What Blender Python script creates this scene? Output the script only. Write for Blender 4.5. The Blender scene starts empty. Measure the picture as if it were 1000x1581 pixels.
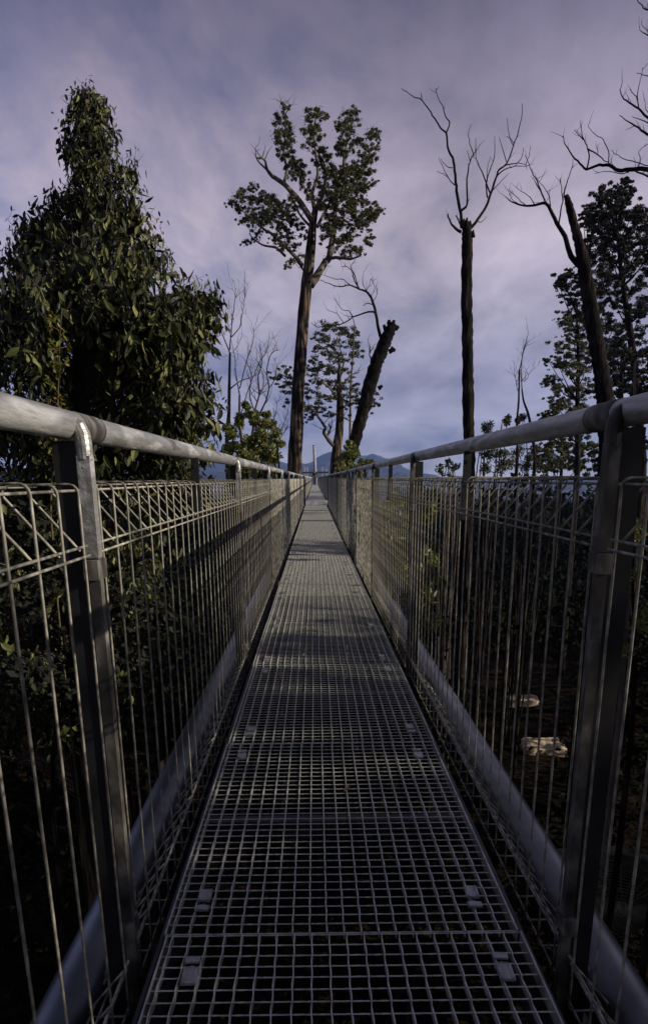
import bpy, math, random
import numpy as np
from mathutils import Vector, Matrix
random.seed(7); np.random.seed(7)
R = math.radians
C = bpy.context.scene.collection
S = bpy.context.scene

# ------------------------------------------------------------ camera, sky, sun
HEYE = 0.92
FPX, PW, PH = 1054.0, 1000.0, 1581.0
PITCH, ROLL = R(15.05), 0.012
VPX, VPY = 485.0, 738.5
cam_d = bpy.data.cameras.new('camera'); cam = bpy.data.objects.new('camera', cam_d); C.objects.link(cam)
cam.location = (0, 0, HEYE)
CR = Matrix.Rotation(math.pi/2 - PITCH, 3, 'X') @ Matrix.Rotation(-ROLL, 3, 'Z')
cam.rotation_euler = CR.to_euler()
cam_d.sensor_width = 36.0; cam_d.sensor_fit = 'AUTO'
cam_d.lens = 36.0*FPX/PH
_v = CR.transposed() @ Vector((0, 1, 0))
PCX = VPX - FPX*_v.x/(-_v.z); PCY = VPY + FPX*_v.y/(-_v.z)
cam_d.shift_x = (PW/2 - PCX)/PH
cam_d.shift_y = (PCY - PH/2)/PH
cam_d.clip_start = 0.05; cam_d.clip_end = 20000
S.camera = cam

def P(px, py, Y):
    v = CR @ Vector(((px-PCX)/FPX, -(py-PCY)/FPX, -1.0))
    k = Y/v.y
    return Vector((v.x*k, Y, HEYE + v.z*k))
def ppm(Y): return FPX/(Y*math.cos(PITCH))          # pixels per metre near eye level
def proj(x, y, z):
    v = CR.transposed() @ Vector((x, y, z-HEYE))
    return PCX + FPX*v.x/(-v.z), PCY - FPX*v.y/(-v.z)

SUN_TO = Vector((.92, -.20, .345)).normalized()
w = bpy.data.worlds.new("World"); S.world = w; w.use_nodes = True
nt = w.node_tree; nt.nodes.clear()
def nd(nt, typ, **kw):
    n = nt.nodes.new(typ)
    for k, v in kw.items(): setattr(n, k, v)
    return n
def lk(nt, a, b): nt.links.new(a, b)
sky = nd(nt, 'ShaderNodeTexSky', sky_type='NISHITA', sun_disc=False)
sky.sun_elevation = math.asin(SUN_TO.z); sky.sun_rotation = math.atan2(SUN_TO.x, SUN_TO.y)
sky.air_density = 1.2; sky.dust_density = 2.0; sky.ozone_density = 3
tc = nd(nt, 'ShaderNodeTexCoord'); sep = nd(nt, 'ShaderNodeSeparateXYZ'); lk(nt, tc.outputs['Generated'], sep.inputs[0])
def mth(nt, op, a, b=None, clamp=False):
    n = nd(nt, 'ShaderNodeMath', operation=op); n.use_clamp = clamp
    for i, q in enumerate((a, b)):
        if q is None: continue
        if isinstance(q, (int, float)): n.inputs[i].default_value = q
        else: lk(nt, q, n.inputs[i])
    return n.outputs[0]
zz = mth(nt, 'MAXIMUM', sep.outputs[2], 0.0)
den = mth(nt, 'ADD', zz, .22)
cx = mth(nt, 'DIVIDE', sep.outputs[0], den); cy = mth(nt, 'DIVIDE', sep.outputs[1], den)
comb = nd(nt, 'ShaderNodeCombineXYZ'); lk(nt, mth(nt, 'MULTIPLY', cx, 1.25), comb.inputs[0]); lk(nt, mth(nt, 'MULTIPLY', cy, .80), comb.inputs[1])
n1 = nd(nt, 'ShaderNodeTexNoise'); n1.inputs['Scale'].default_value = 2.1; n1.inputs['Detail'].default_value = 6; n1.inputs['Roughness'].default_value = .60; n1.inputs['Distortion'].default_value = .25
lk(nt, comb.outputs[0], n1.inputs['Vector'])
ramp = nd(nt, 'ShaderNodeValToRGB'); lk(nt, zz, ramp.inputs[0])
def setramp(r, stops):
    e = r.color_ramp.elements
    while len(e) > 1: e.remove(e[-1])
    e[0].position = stops[0][0]; e[0].color = (*stops[0][1], 1)
    for p, c in stops[1:]:
        q = e.new(p); q.color = (*c, 1)
setramp(ramp, [(0, (1.25, 1.2, 1.3)), (.05, (.86, .83, 1.0)), (.12, (.47, .445, .60)), (.28, (.61, .52, .60)), (.38, (.39, .33, .42)), (.49, (.185, .155, .23)), (.65, (.08, .073, .10)), (1, (.05, .047, .065))])
m1 = mth(nt, 'SUBTRACT', n1.outputs[0], .5)
mr = nd(nt, 'ShaderNodeMapRange'); lk(nt, n1.outputs[0], mr.inputs[0]); mr.inputs[1].default_value = .30; mr.inputs[2].default_value = .70; mr.inputs[3].default_value = .52; mr.inputs[4].default_value = 1.30
mulc = nd(nt, 'ShaderNodeMix', data_type='RGBA', blend_type='MULTIPLY'); mulc.inputs[0].default_value = 1
lk(nt, ramp.outputs[0], mulc.inputs[6]); lk(nt, mr.outputs[0], mulc.inputs[7])
# bluer where the cloud is thin and towards the left
thin = nd(nt, 'ShaderNodeMapRange'); lk(nt, mth(nt, 'SUBTRACT', n1.outputs[0], mth(nt, 'MULTIPLY', sep.outputs[0], -.42)), thin.inputs[0])
thin.inputs[1].default_value = .50; thin.inputs[2].default_value = .22; thin.inputs[3].default_value = 0; thin.inputs[4].default_value = 1
tint = nd(nt, 'ShaderNodeMix', data_type='RGBA', blend_type='MULTIPLY'); lk(nt, thin.outputs[0], tint.inputs[0]); lk(nt, mulc.outputs[2], tint.inputs[6]); tint.inputs[7].default_value = (.66, .80, 1.12, 1)
up10 = nd(nt, 'ShaderNodeMix', data_type='RGBA', blend_type='MULTIPLY'); up10.inputs[0].default_value = 1; lk(nt, tint.outputs[2], up10.inputs[6]); up10.inputs[7].default_value = (10, 10, 10, 1)
mx = nd(nt, 'ShaderNodeMix', data_type='RGBA'); mx.inputs[0].default_value = .93; lk(nt, sky.outputs[0], mx.inputs[6]); lk(nt, up10.outputs[2], mx.inputs[7])
bg = nd(nt, 'ShaderNodeBackground'); bg.inputs[1].default_value = .1; lk(nt, mx.outputs[2], bg.inputs[0])
out = nd(nt, 'ShaderNodeOutputWorld'); lk(nt, bg.outputs[0], out.inputs[0])

sd = bpy.data.lights.new('sun', 'SUN'); sd.energy = 5.0; sd.angle = R(.53); sd.color = (1, .90, .75)
so = bpy.data.objects.new('sun', sd); C.objects.link(so); so.rotation_euler = SUN_TO.to_track_quat('Z', 'Y').to_euler(); so.location = (20, -10, 20)
S.view_settings.view_transform = 'Standard'; S.view_settings.look = 'None'; S.view_settings.exposure = 0; S.view_settings.gamma = 1
S.view_settings.use_curve_mapping = False
S.render.engine = 'CYCLES'

# ------------------------------------------------------------ materials
def mat(name, cols, scale=6, rough=.7, metal=0, island=False, bump=0, bscale=40, detail=5, stretch=None, trans=0, spec=.5, bdist=.01, r2=None):
    m = bpy.data.materials.new(name); m.use_nodes = True; t = m.node_tree; b = t.nodes['Principled BSDF']
    tcn = nd(t, 'ShaderNodeTexCoord'); src = tcn.outputs['Object']
    if stretch:
        mp = nd(t, 'ShaderNodeMapping'); mp.inputs['Scale'].default_value = stretch; lk(t, src, mp.inputs[0]); src = mp.outputs[0]
    n = nd(t, 'ShaderNodeTexNoise'); n.inputs['Scale'].default_value = scale; n.inputs['Detail'].default_value = detail; lk(t, src, n.inputs['Vector'])
    r = nd(t, 'ShaderNodeValToRGB')
    k = len(cols)
    setramp(r, [(.3 + .4*i/(k-1), c) for i, c in enumerate(cols)] if not island else [(i/(k-1), c) for i, c in enumerate(cols)])
    if island:
        g = nd(t, 'ShaderNodeNewGeometry'); lk(t, g.outputs['Random Per Island'], r.inputs[0])
    else: lk(t, n.outputs[0], r.inputs[0])
    lk(t, r.outputs[0], b.inputs['Base Color'])
    b.inputs['Metallic'].default_value = metal; b.inputs['Roughness'].default_value = rough
    b.inputs['Specular IOR Level'].default_value = spec
    if r2 is not None:
        q = nd(t, 'ShaderNodeMapRange'); lk(t, n.outputs[0], q.inputs[0]); q.inputs[1].default_value = .3; q.inputs[2].default_value = .7; q.inputs[3].default_value = rough; q.inputs[4].default_value = r2
        lk(t, q.outputs[0], b.inputs['Roughness'])
    if bump:
        n2 = nd(t, 'ShaderNodeTexNoise'); n2.inputs['Scale'].default_value = bscale; n2.inputs['Detail'].default_value = 4; lk(t, src, n2.inputs['Vector'])
        bp = nd(t, 'ShaderNodeBump'); bp.inputs['Strength'].default_value = bump; bp.inputs['Distance'].default_value = bdist; lk(t, n2.outputs[0], bp.inputs['Height']); lk(t, bp.outputs[0], b.inputs['Normal'])
    if trans:
        tr = nd(t, 'ShaderNodeBsdfTranslucent'); lk(t, r.outputs[0], tr.inputs[0])
        ms = nd(t, 'ShaderNodeMixShader'); ms.inputs[0].default_value = trans
        o = t.nodes['Material Output']; lk(t, b.outputs[0], ms.inputs[1]); lk(t, tr.outputs[0], ms.inputs[2]); lk(t, ms.outputs[0], o.inputs[0])
    return m
M = {}
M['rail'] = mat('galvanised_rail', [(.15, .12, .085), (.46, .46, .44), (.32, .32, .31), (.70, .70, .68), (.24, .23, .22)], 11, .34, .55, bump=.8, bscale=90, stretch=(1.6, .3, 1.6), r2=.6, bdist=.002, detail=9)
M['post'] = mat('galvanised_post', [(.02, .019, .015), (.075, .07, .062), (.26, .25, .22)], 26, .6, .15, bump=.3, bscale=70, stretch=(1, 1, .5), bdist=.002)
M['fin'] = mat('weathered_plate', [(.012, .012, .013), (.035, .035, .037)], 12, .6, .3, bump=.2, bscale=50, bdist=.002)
M['wire'] = mat('galvanised_wire', [(.06, .052, .038), (.27, .255, .21), (.58, .56, .46)], 45, .5, .05, stretch=(1, 1, .6))
M['grate'] = mat('galvanised_grating', [(.34, .34, .31), (.62, .62, .57), (.82, .81, .75)], 25, .42, .35)
M['clip'] = mat('clip_steel', [(.30, .30, .31), (.55, .54, .56)], 60, .4, .6)
M['pipe'] = mat('chord_steel', [(.10, .107, .112), (.21, .225, .24)], 5, .36, .85, bump=.15, bscale=40, bdist=.003)
M['dark_steel'] = mat('dark_steel', [(.04, .04, .045), (.10, .10, .11)], 10, .6, .3)
M['step'] = mat('pale_step_plate', [(.55, .54, .56), (.78, .77, .80)], 9, .6)
M['bark_dark'] = mat('charred_bark', [(.003, .003, .003), (.009, .007, .006), (.05, .036, .027)], 3, .9, bump=1, bscale=9, stretch=(2.5, 2.5, .5), bdist=.06, spec=.12)  # near-black tone for dead trunks, dark gums and stems
M['bark_brown'] = mat('brown_bark', [(.008, .006, .005), (.022, .017, .013), (.26, .19, .13)], 2.8, .9, bump=1, bscale=8, stretch=(3, 3, .4), bdist=.06, spec=.12)
M['bark_pale'] = mat('pale_bark', [(.06, .048, .04), (.12, .10, .085), (.20, .17, .15)], 2.5, .85, bump=.6, bscale=10, stretch=(2.5, 2.5, .5), bdist=.03, spec=.12)
M['twig_grey'] = mat('bare_grey_wood', [(.03, .025, .022), (.07, .055, .045), (.11, .09, .08)], 4, .9, spec=.12)
M['twig_dark'] = mat('dead_dark_wood', [(.006, .005, .005), (.02, .016, .015)], 4, .9, spec=.12)
M['stem_green'] = mat('olive_stem', [(.05, .04, .015), (.13, .10, .035)], 8, .8)
M['leaf_near'] = mat('glossy_gum_leaf', [(.006, .009, .005), (.012, .017, .008), (.032, .040, .015), (.11, .12, .042), (.26, .26, .10)], 5, .5, island=True, trans=.15, spec=.25)
M['leaf_yellow'] = mat('young_yellow_leaf', [(.12, .14, .02), (.28, .27, .03), (.20, .12, .03)], 5, .5, island=True, trans=.35)
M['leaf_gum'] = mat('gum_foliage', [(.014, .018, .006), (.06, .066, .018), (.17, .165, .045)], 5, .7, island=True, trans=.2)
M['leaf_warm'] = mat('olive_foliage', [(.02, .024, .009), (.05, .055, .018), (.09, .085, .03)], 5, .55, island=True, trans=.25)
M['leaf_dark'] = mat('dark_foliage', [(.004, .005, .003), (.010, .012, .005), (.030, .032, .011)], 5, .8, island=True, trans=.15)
M['leaf_shrub'] = mat('bright_shrub_leaf', [(.03, .045, .010), (.13, .15, .03), (.30, .30, .07)], 5, .5, island=True, trans=.35)
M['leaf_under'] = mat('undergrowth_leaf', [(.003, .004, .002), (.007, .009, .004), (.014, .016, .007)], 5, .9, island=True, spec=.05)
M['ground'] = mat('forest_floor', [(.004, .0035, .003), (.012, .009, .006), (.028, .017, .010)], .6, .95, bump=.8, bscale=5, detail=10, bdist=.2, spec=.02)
M['timber'] = mat('cut_timber', [(.30, .22, .14), (.60, .48, .33)], 2, .8, stretch=(.4, 5, 5), bump=.3, bscale=8)
M['hill'] = mat('wooded_hill', [(.012, .02, .03), (.03, .04, .045)], .02, .95, detail=10)  # base colour tinted blue for distance haze, on top of the air volume
M['mast'] = mat('dull_mast_steel', [(.28, .28, .28), (.42, .42, .41)], 3, .8)
M['skin'] = mat('skin', [(.20, .12, .09), (.26, .16, .12)], 9, .6)
M['coat'] = mat('dark_coat', [(.008, .008, .01), (.02, .02, .025)], 9, .8)
M['trouser'] = mat('grey_trousers', [(.06, .06, .07), (.11, .11, .12)], 9, .9)
M['hair'] = mat('brown_hair', [(.02, .012, .008), (.04, .025, .015)], 30, .7)

# ------------------------------------------------------------ mesh helpers
class MB:
    def __init__(s): s.v = []; s.f = []
    def add(s, vs, fs):
        o = len(s.v); s.v.extend([tuple(q) for q in vs]); s.f.extend([tuple(i+o for i in f) for f in fs])
    def box(s, x0, x1, y0, y1, z0, z1):
        s.add([(x0,y0,z0),(x1,y0,z0),(x1,y1,z0),(x0,y1,z0),(x0,y0,z1),(x1,y0,z1),(x1,y1,z1),(x0,y1,z1)],
              [(3,2,1,0),(4,5,6,7),(0,1,5,4),(1,2,6,5),(2,3,7,6),(3,0,4,7)])
    def tube(s, pts, rad, n=6, caps=True, twist=0, jit=0):
        pts = [Vector(p) for p in pts]; m = len(pts)
        if isinstance(rad, (int, float)): rad = [rad]*m
        t = (pts[1]-pts[0]).normalized()
        u = t.orthogonal().normalized()
        vs = []; ang = 0
        for i, p in enumerate(pts):
            if i: 
                t2 = (pts[min(i+1, m-1)] - pts[i-1]).normalized()
                u = (u - t2*u.dot(t2))
                u = u.normalized() if u.length > 1e-6 else t2.orthogonal().normalized()
                t = t2
            b = t.cross(u); ang = twist*i
            for k in range(n):
                a = 2*math.pi*k/n + ang
                r = rad[i]*(1 + (random.uniform(-jit, jit) if jit else 0))
                vs.append(p + (u*math.cos(a) + b*math.sin(a))*r)
        fs = [(i*n+k, i*n+(k+1) % n, (i+1)*n+(k+1) % n, (i+1)*n+k) for i in range(m-1) for k in range(n)]
        if caps: fs += [tuple(range(n))[::-1], tuple(range((m-1)*n, m*n))]
        s.add(vs, fs)
    def mesh(s, name, m, smooth=False):
        me = bpy.data.meshes.new(name); me.from_pydata(s.v, [], s.f)
        if m: me.materials.append(m)
        if smooth: me.polygons.foreach_set('use_smooth', [True]*len(me.polygons))
        me.update(); return me
    def build(s, name, m, parent=None, smooth=False, loc=None, mesh=None, kind=None):
        o = bpy.data.objects.new(name, s.mesh(name, m, smooth)); C.objects.link(o)
        if parent: o.parent = parent
        if loc is not None: o.location = loc
        if kind: o['kind'] = kind
        return o
def inst(name, me, parent=None, loc=(0,0,0), rot=None, sc=None):
    o = bpy.data.objects.new(name, me); C.objects.link(o); o.location = loc
    if parent: o.parent = parent
    if rot: o.rotation_euler = rot
    if sc: o.scale = sc
    return o
def empty(name, loc, label=None, cat=None, group=None, kind=None):
    o = bpy.data.objects.new(name, None); C.objects.link(o); o.location = loc; o.empty_display_size = .2
    if label: o['label'] = label
    if cat: o['category'] = cat
    if group: o['group'] = group
    if kind: o['kind'] = kind
    return o
def smoothpath(pts, sub=3):
    pts = [Vector(p) for p in pts]
    if len(pts) < 3: 
        return [pts[0].lerp(pts[-1], i/sub) for i in range(sub+1)]
    out = []
    for i in range(len(pts)-1):
        p0 = pts[max(i-1, 0)]; p1 = pts[i]; p2 = pts[i+1]; p3 = pts[min(i+2, len(pts)-1)]
        for k in range(sub):
            t = k/sub
            out.append(.5*((2*p1) + (p2-p0)*t + (2*p0-5*p1+4*p2-p3)*t*t + (3*p1-p0-3*p2+p3)*t*t*t))
    out.append(pts[-1]); return out

# ------------------------------------------------------------ ground and hills
GZ = -10.0
def hfun(x, y):
    r = math.hypot(x, y)
    h = GZ + 1.1*math.sin(x*.07+1)*math.cos(y*.05) + .5*math.sin(x*.31)*math.sin(y*.27+2)
    if r > 120: h -= min((r-120)*.12, 60)
    if y < 12 and abs(x) < 60: h += 0
    return h
g = MB()
rings = [0, 2, 4, 6, 8, 10, 12, 15, 18, 21, 24, 28, 32, 37, 43, 50, 60, 72, 90, 120, 170, 260, 420, 700, 1200, 2200, 4200, 8000, 14000]
NA = 72
vs = [(0, 0, hfun(0, 0))]
for r_ in rings[1:]:
    for k in range(NA):
        a = 2*math.pi*k/NA; x, y = r_*math.cos(a), r_*math.sin(a); vs.append((x, y, hfun(x, y)))
fs = [(0, 1+k, 1+(k+1) % NA) for k in range(NA)]
for i in range(len(rings)-2):
    for k in range(NA):
        a = 1+i*NA; b = a+NA; fs.append((a+k, b+k, b+(k+1) % NA, a+(k+1) % NA))
g.add(vs, fs)
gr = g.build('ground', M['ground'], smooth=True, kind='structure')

def hill(name, Y, prof, depth, rough, seed):
    rnd = random.Random(seed); m = MB()
    xs = np.linspace(prof[0][0], prof[-1][0], 260)
    ys = np.interp(xs, [p[0] for p in prof], [p[1] for p in prof])
    rows = 14; vs = []
    for j in range(rows):
        t = j/(rows-1)
        for i, px in enumerate(xs):
            yy = Y - depth*(1-t) 
            top = P(px, ys[i], Y)
            base = -65.0
            e = (rnd.random()**2)*rough if t > .3 else 0
            z = base + (top.z-base)*(t**.8) + e
            vs.append((top.x + rnd.uniform(-.4, .4)*rough*.3, yy + rnd.uniform(-1, 1)*rough*2, z))
    n = len(xs)
    # far side
    for i in range(n): q = vs[(rows-1)*n+i]; vs.append((q[0], q[1]+depth, -62))
    fs = [(j*n+i, j*n+i+1, (j+1)*n+i+1, (j+1)*n+i) for j in range(rows) for i in range(n-1)]
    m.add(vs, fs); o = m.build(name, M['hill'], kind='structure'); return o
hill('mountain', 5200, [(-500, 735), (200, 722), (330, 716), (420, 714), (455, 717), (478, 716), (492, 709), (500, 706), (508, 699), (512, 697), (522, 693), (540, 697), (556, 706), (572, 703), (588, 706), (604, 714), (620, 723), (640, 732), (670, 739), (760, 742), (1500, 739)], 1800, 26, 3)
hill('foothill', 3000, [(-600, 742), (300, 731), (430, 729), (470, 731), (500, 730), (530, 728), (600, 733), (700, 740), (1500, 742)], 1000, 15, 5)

# ------------------------------------------------------------ walkway deck
XL, XR = -.324, .419
walk = empty('walkway', (0, 0, 0), kind='structure')
L = 1.07; Y0 = 1.235
ROD = 34; pitch = (L-.006)/ROD
def bars_x():
    xs = [XL+.002] + [XL+.0145+.0363*i for i in range(20)] + [XR-.002]
    return xs
def bar_mesh():
    m = MB(); n = 68; t = .00115
    vs = []
    for i in range(n+1):
        y = -L/2+.003 + (L-.006)*i/n
        wob = .0011*math.sin(i*math.pi/2 + .6)          # twisted rods pull the bar a little side to side
        zt = .0008*math.cos(i*math.pi)
        vs += [(wob-t, y, -.018), (wob+t, y, -.018), (wob+t, y, zt), (wob-t, y, zt)]
    fs = []
    for i in range(n):
        a = 4*i
        for k in range(4): fs.append((a+k, a+(k+1) % 4, a+4+(k+1) % 4, a+4+k))
    fs += [(3, 2, 1, 0), (4*n, 4*n+1, 4*n+2, 4*n+3)]
    m.add(vs, fs); return m.mesh('bearing_bar', M['grate'])
def rod_mesh():
    m = MB(); n = 62
    pts = [Vector((XL+.001+(XR-XL-.002)*i/n, 0, 0)) for i in range(n+1)]
    m.tube(pts, .0016, 4, twist=math.pi/2*.55)
    return m.mesh('cross_rod', M['grate'])
BM, RM = bar_mesh(), rod_mesh()
def panel_mesh(coarse):
    m = MB()
    for x in bars_x(): m.box(x-.0012, x+.0012, -L/2+.003, L/2-.003, -.018, 0)
    for k in range(ROD+1):
        y = -L/2+.003+pitch*k
        m.box(XL+.001, XR-.001, y-.0013, y+.0013, -.0045, -.0009)
    return m.mesh('grating_panel', M['grate'])
def frame_mesh():
    m = MB()
    for x in (XL+.002, XR-.002): m.box(x-.0016, x+.0016, -L/2+.003, L/2-.003, -.031, .0006)
    return m.mesh('grating_panel', M['grate'])
PMESH, FMESH = panel_mesh(True), frame_mesh()
def clip_mesh():
    m = MB()
    m.box(-.0145, .0145, -.040, .002, .0005, .0065)
    m.box(-.0145, .0145, .002, .022, -.010, -.006); m.box(-.0145, .0145, .020, .036, .0005, .0055)
    m.box(-.0125, -.008, -.038, .000, .0065, .0085); m.box(.008, .0125, -.038, .000, .0065, .0085)
    m.tube([(0, .011, -.006), (0, .011, -.001)], .007, 6)
    return m.mesh('clip', M['clip'])
CM = clip_mesh()
SEC1_END = 25.2
npan = 0; y = Y0 - L*2
k = 0
while y + L < SEC1_END + .4:
    yc = y + L/2; dx = random.uniform(-.003, .003)
    near = 0 <= y+L and npan < 6
    pan = inst('grating_panel', FMESH if near else PMESH, walk, (dx, yc, random.uniform(-.0006, .0006)), (0, 0, random.uniform(-.001, .001)))
    if near:
        for x in bars_x()[1:-1]: inst('bearing_bar', BM, pan, (x, 0, 0))
        for q in range(ROD+1): inst('cross_rod', RM, pan, (0, -L/2+.003+pitch*q+random.uniform(-.0008, .0008), -.003))
    if yc < 16:
        for x in (XL+.068, XR-.070):
            for s_ in (-1, 1):
                inst('clip', CM, pan, (x+random.uniform(-.004, .004), s_*(L/2-.115)+random.uniform(-.006, .006), 0), (0, 0, (0 if s_ > 0 else math.pi)+random.uniform(-.06, .06)))
    npan += 1; y += L
dm = MB()
for a, b in ((XL-.012, XL-.004), (XR+.004, XR+.012)): dm.box(a, b, -1.5, SEC1_END, -.16, -.012)
dm.build('edge_beam', M['dark_steel'], walk)
for yy in np.arange(-.6, SEC1_END, 1.2):
    b = MB(); b.box(XL-.003, XR+.003, yy-.02, yy+.02, -.09, -.035); b.build('crossbeam', M['dark_steel'], walk)
TL, TR, TZ, TRAD = (-.520, .628, -.16, .070)
for x in (TL, TR):
    b = MB(); pts = [(x, yy, TZ) for yy in np.linspace(-1.6, SEC1_END, 12)]; b.tube(pts, TRAD, 40); b.build('chord_pipe', M['pipe'], walk, smooth=True)
# far section, one step up and a little narrower
X2L, X2R, Z2, END = -.274, .406, .13, 90.0
b = MB(); b.box(-.325, .48, SEC1_END+.32, SEC1_END+.45, -.02, Z2-.004); b.build('step_riser', M['step'], walk)
b = MB(); b.box(-.325, .48, SEC1_END+.318, SEC1_END+.75, Z2-.004, Z2+.006); b.build('step_tread', M['grate'], walk)
m2 = MB(); LL = 5.4
for i in range(20): 
    x = X2L + (X2R-X2L)*i/19; m2.box(x-.0025, x+.0025, -LL/2, LL/2, -.03, 0)
for i in range(108):
    yy = -LL/2+LL*(i+.5)/108; m2.box(X2L, X2R, yy-.004, yy+.004, -.012, -.001)
m2.box(X2L, X2R, -LL/2+.02, -LL/2+.09, -.028, .002)
m2m = m2.mesh('grating_panel', M['grate'])
yy = SEC1_END+.75+LL/2
while yy < END-1: 
    inst('grating_panel', m2m, walk, (0, yy, Z2)); yy += LL+.02
b = MB(); b.box(-.40, -.385, SEC1_END+.5, END, -.10, .10); b.box(.52, .535, SEC1_END+.5, END, -.10, .10); b.build('edge_beam', M['dark_steel'], walk)
for yp in (25.4, 58.0, 89.0):
    b = MB(); b.tube([(-.5, yp, -.2), (-1.6, yp, -11.5)], .12, 12); b.tube([(.6, yp, -.2), (1.7, yp, -11.5)], .12, 12); b.tube([(-.9, yp, -4), (1.0, yp, -4)], .06, 8)
    b.build('pylon', M['dark_steel'], walk, smooth=True)

# ------------------------------------------------------------ fences
BAY = 2.4; FT = HEYE - .004; RH_ROLL = .108; RD = .085
NB = 25
def arc(cx, cz, r, a0, a1, n=4): return [(cx + r*math.cos(a0+(a1-a0)*i/n), cz + r*math.sin(a0+(a1-a0)*i/n)) for i in range(n+1)]
def bar_path(s):
    r = .014; zt = FT; zb = -.125
    q = [(.004, zb+RH_ROLL), (RD*.9, zb+.02)]
    q += [(RD*.96, zb+.004), (RD*.88, zb)]
    q += [(r, zb)] + [(r - r*math.sin(a), zb + r - r*math.cos(a)) for a in (.5, 1.0, 1.5708)]
    q += [(0, .2), (0, .45), (0, .7), (0, zt-r)] + [(r-r*math.cos(a), zt-r+r*math.sin(a)) for a in (.5, 1.0, 1.5708)]
    q += [(RD*.86, zt), (RD*.97, zt-.006), (RD*.95, zt-.018), (.006, zt-RH_ROLL)]
    return [(s*x, 0, z) for x, z in q]
def fbar_mesh(s, rad, n):
    m = MB(); m.tube(bar_path(s), rad, n); return m.mesh('fence_bar', M['wire'], smooth=True)
def wires(m, s, y0, y1, rad=.0026, n=5):
    for x, z in ((.006, FT-.011), (RD*.9, FT-.004), (.001, FT-RH_ROLL+.006), (-.002, FT-RH_ROLL-.010), (.0, -.012), (.004, -.030), (.004, -.112), (RD*.9, -.118), (RD*.45, .5-.568)):
        m.tube([(s*x, y0, z), (s*x, (y0+y1)/2, z+random.uniform(-.002, .002)), (s*x, y1, z)], rad, n)
def fence(side, X, Xr, Hr, y_first, nb, nearbays, root, label, z0=0, bars_parts=True):
    s = side
    rt = empty('safety_fence', (X, y_first, z0), *label)
    y_end = nb*BAY
    # handrail pipe: its own mesh, a few joints
    m = MB(); npt = int(nb*2)+2
    pts = [(s*(Xr-abs(X)), -1.9*(root) + (y_end+1.9*root)*i/npt, Hr + random.uniform(-.0012, .0012)) for i in range(npt+1)]
    m.tube(pts, .0240, 32); m.build('handrail', M['rail'], rt, smooth=True)
    pd = MB()   # post
    ph = Hr
    pd.box(-.0095, .0095, -.010, .010, -.22, ph-.055)
    pm_pts = [(0, 0, ph-.056), (0, 0, ph-.030), (s*.001, 0, ph-.016), (s*.006, 0, ph-.003), (s*.014, 0, ph+.004)]
    sl = MB(); sl.box(-.0112, .0112, -.0118, .0118, FT-.125, ph-.050)
    sl.tube(pm_pts, [.0135, .0138, .0136, .0130, .010], 14)
    SL = sl.mesh('sleeve', M['rail'] if s < 0 else M['post'])  # right sleeves take the darker post colour to stand for shade there
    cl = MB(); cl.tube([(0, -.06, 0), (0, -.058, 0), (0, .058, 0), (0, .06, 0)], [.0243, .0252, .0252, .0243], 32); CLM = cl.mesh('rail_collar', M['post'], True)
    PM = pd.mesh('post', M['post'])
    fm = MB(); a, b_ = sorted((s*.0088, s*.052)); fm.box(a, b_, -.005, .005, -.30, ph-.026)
    FM_ = fm.mesh('fin_plate', M['fin'])
    bk = MB()
    bk.box(-.0125, .0125, -.026, .026, -.017, .017)
    BK = bk.mesh('bracket', M['post'])
    mb = MB(); a, b_ = sorted((s*.004, s*.030)); mb.box(a, b_, -.006, .006, FT-.14, ph-.020)
    if s < 0: pass
    mb.tube([(s*.017, -.011, (FT+ph)/2), (s*.017, .011, (FT+ph)/2)], .006, 6)
    MBR = mb.mesh('rail_bracket', M['fin'])
    full = fbar_mesh(s, .0024, 6); lite = None
    pm = MB(); wires(pm, s, .035, BAY-.035, .0024, 4)
    for i in range(NB):
        yb = .05 + (BAY-.10)*i/(NB-1)
        pm.tube([(x, yb, z) for x, _, z in bar_path(s)[0:20:1]], .0028, 4)
    FAR = pm.mesh('fence_panel', M['wire'])
    wm = MB(); wires(wm, s, .030, BAY-.030)
    WM = wm.mesh('fence_panel', M['wire'], smooth=True)
    for k in range(nb+1):
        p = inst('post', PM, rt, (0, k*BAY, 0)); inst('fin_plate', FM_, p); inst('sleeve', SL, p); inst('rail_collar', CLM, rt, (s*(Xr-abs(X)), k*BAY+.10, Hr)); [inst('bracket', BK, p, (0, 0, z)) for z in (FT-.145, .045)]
        if k == nb: break
        inst('rail_bracket', MBR, rt, (0, k*BAY+BAY/2, 0))
        if k < nearbays:
            fp = inst('fence_panel', WM, rt, (0, k*BAY, 0))
            for i in range(NB):
                yb = .05 + (BAY-.10)*i/(NB-1) + random.uniform(-.003, .003)
                inst('fence_bar', full, fp, (0, yb, random.uniform(-.002, .002)), (random.uniform(-.003, .003), 0, random.uniform(-.03, .03)))
        else: inst('fence_panel', FAR, rt, (0, k*BAY, 0))
    return rt
FXL, FXR = -.385, .50
fence(-1, FXL, .415, HEYE+.091, 1.2-BAY, 11, 3, 1, ('galvanised roll-top bar fence and pale handrail on the left side of the near walkway', 'fence', 'fences along the walkway'))
fence(1, FXR, .53, HEYE+.102, 1.2-BAY, 11, 3, 1, ('dark backlit roll-top bar fence and blue-grey handrail on the right side of the near walkway', 'fence', 'fences along the walkway'))
fence(-1, -.335, .365, HEYE+.086-Z2+.04, SEC1_END+.8, 26, 0, 0, ('left fence of the far narrow walkway section beyond the pale step', 'fence', 'fences along the walkway'), z0=Z2-.04)
fence(1, .465, .495, HEYE+.098-Z2+.04, SEC1_END+.8, 26, 0, 0, ('right fence of the far narrow walkway section beyond the pale step', 'fence', 'fences along the walkway'), z0=Z2-.04)

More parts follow.
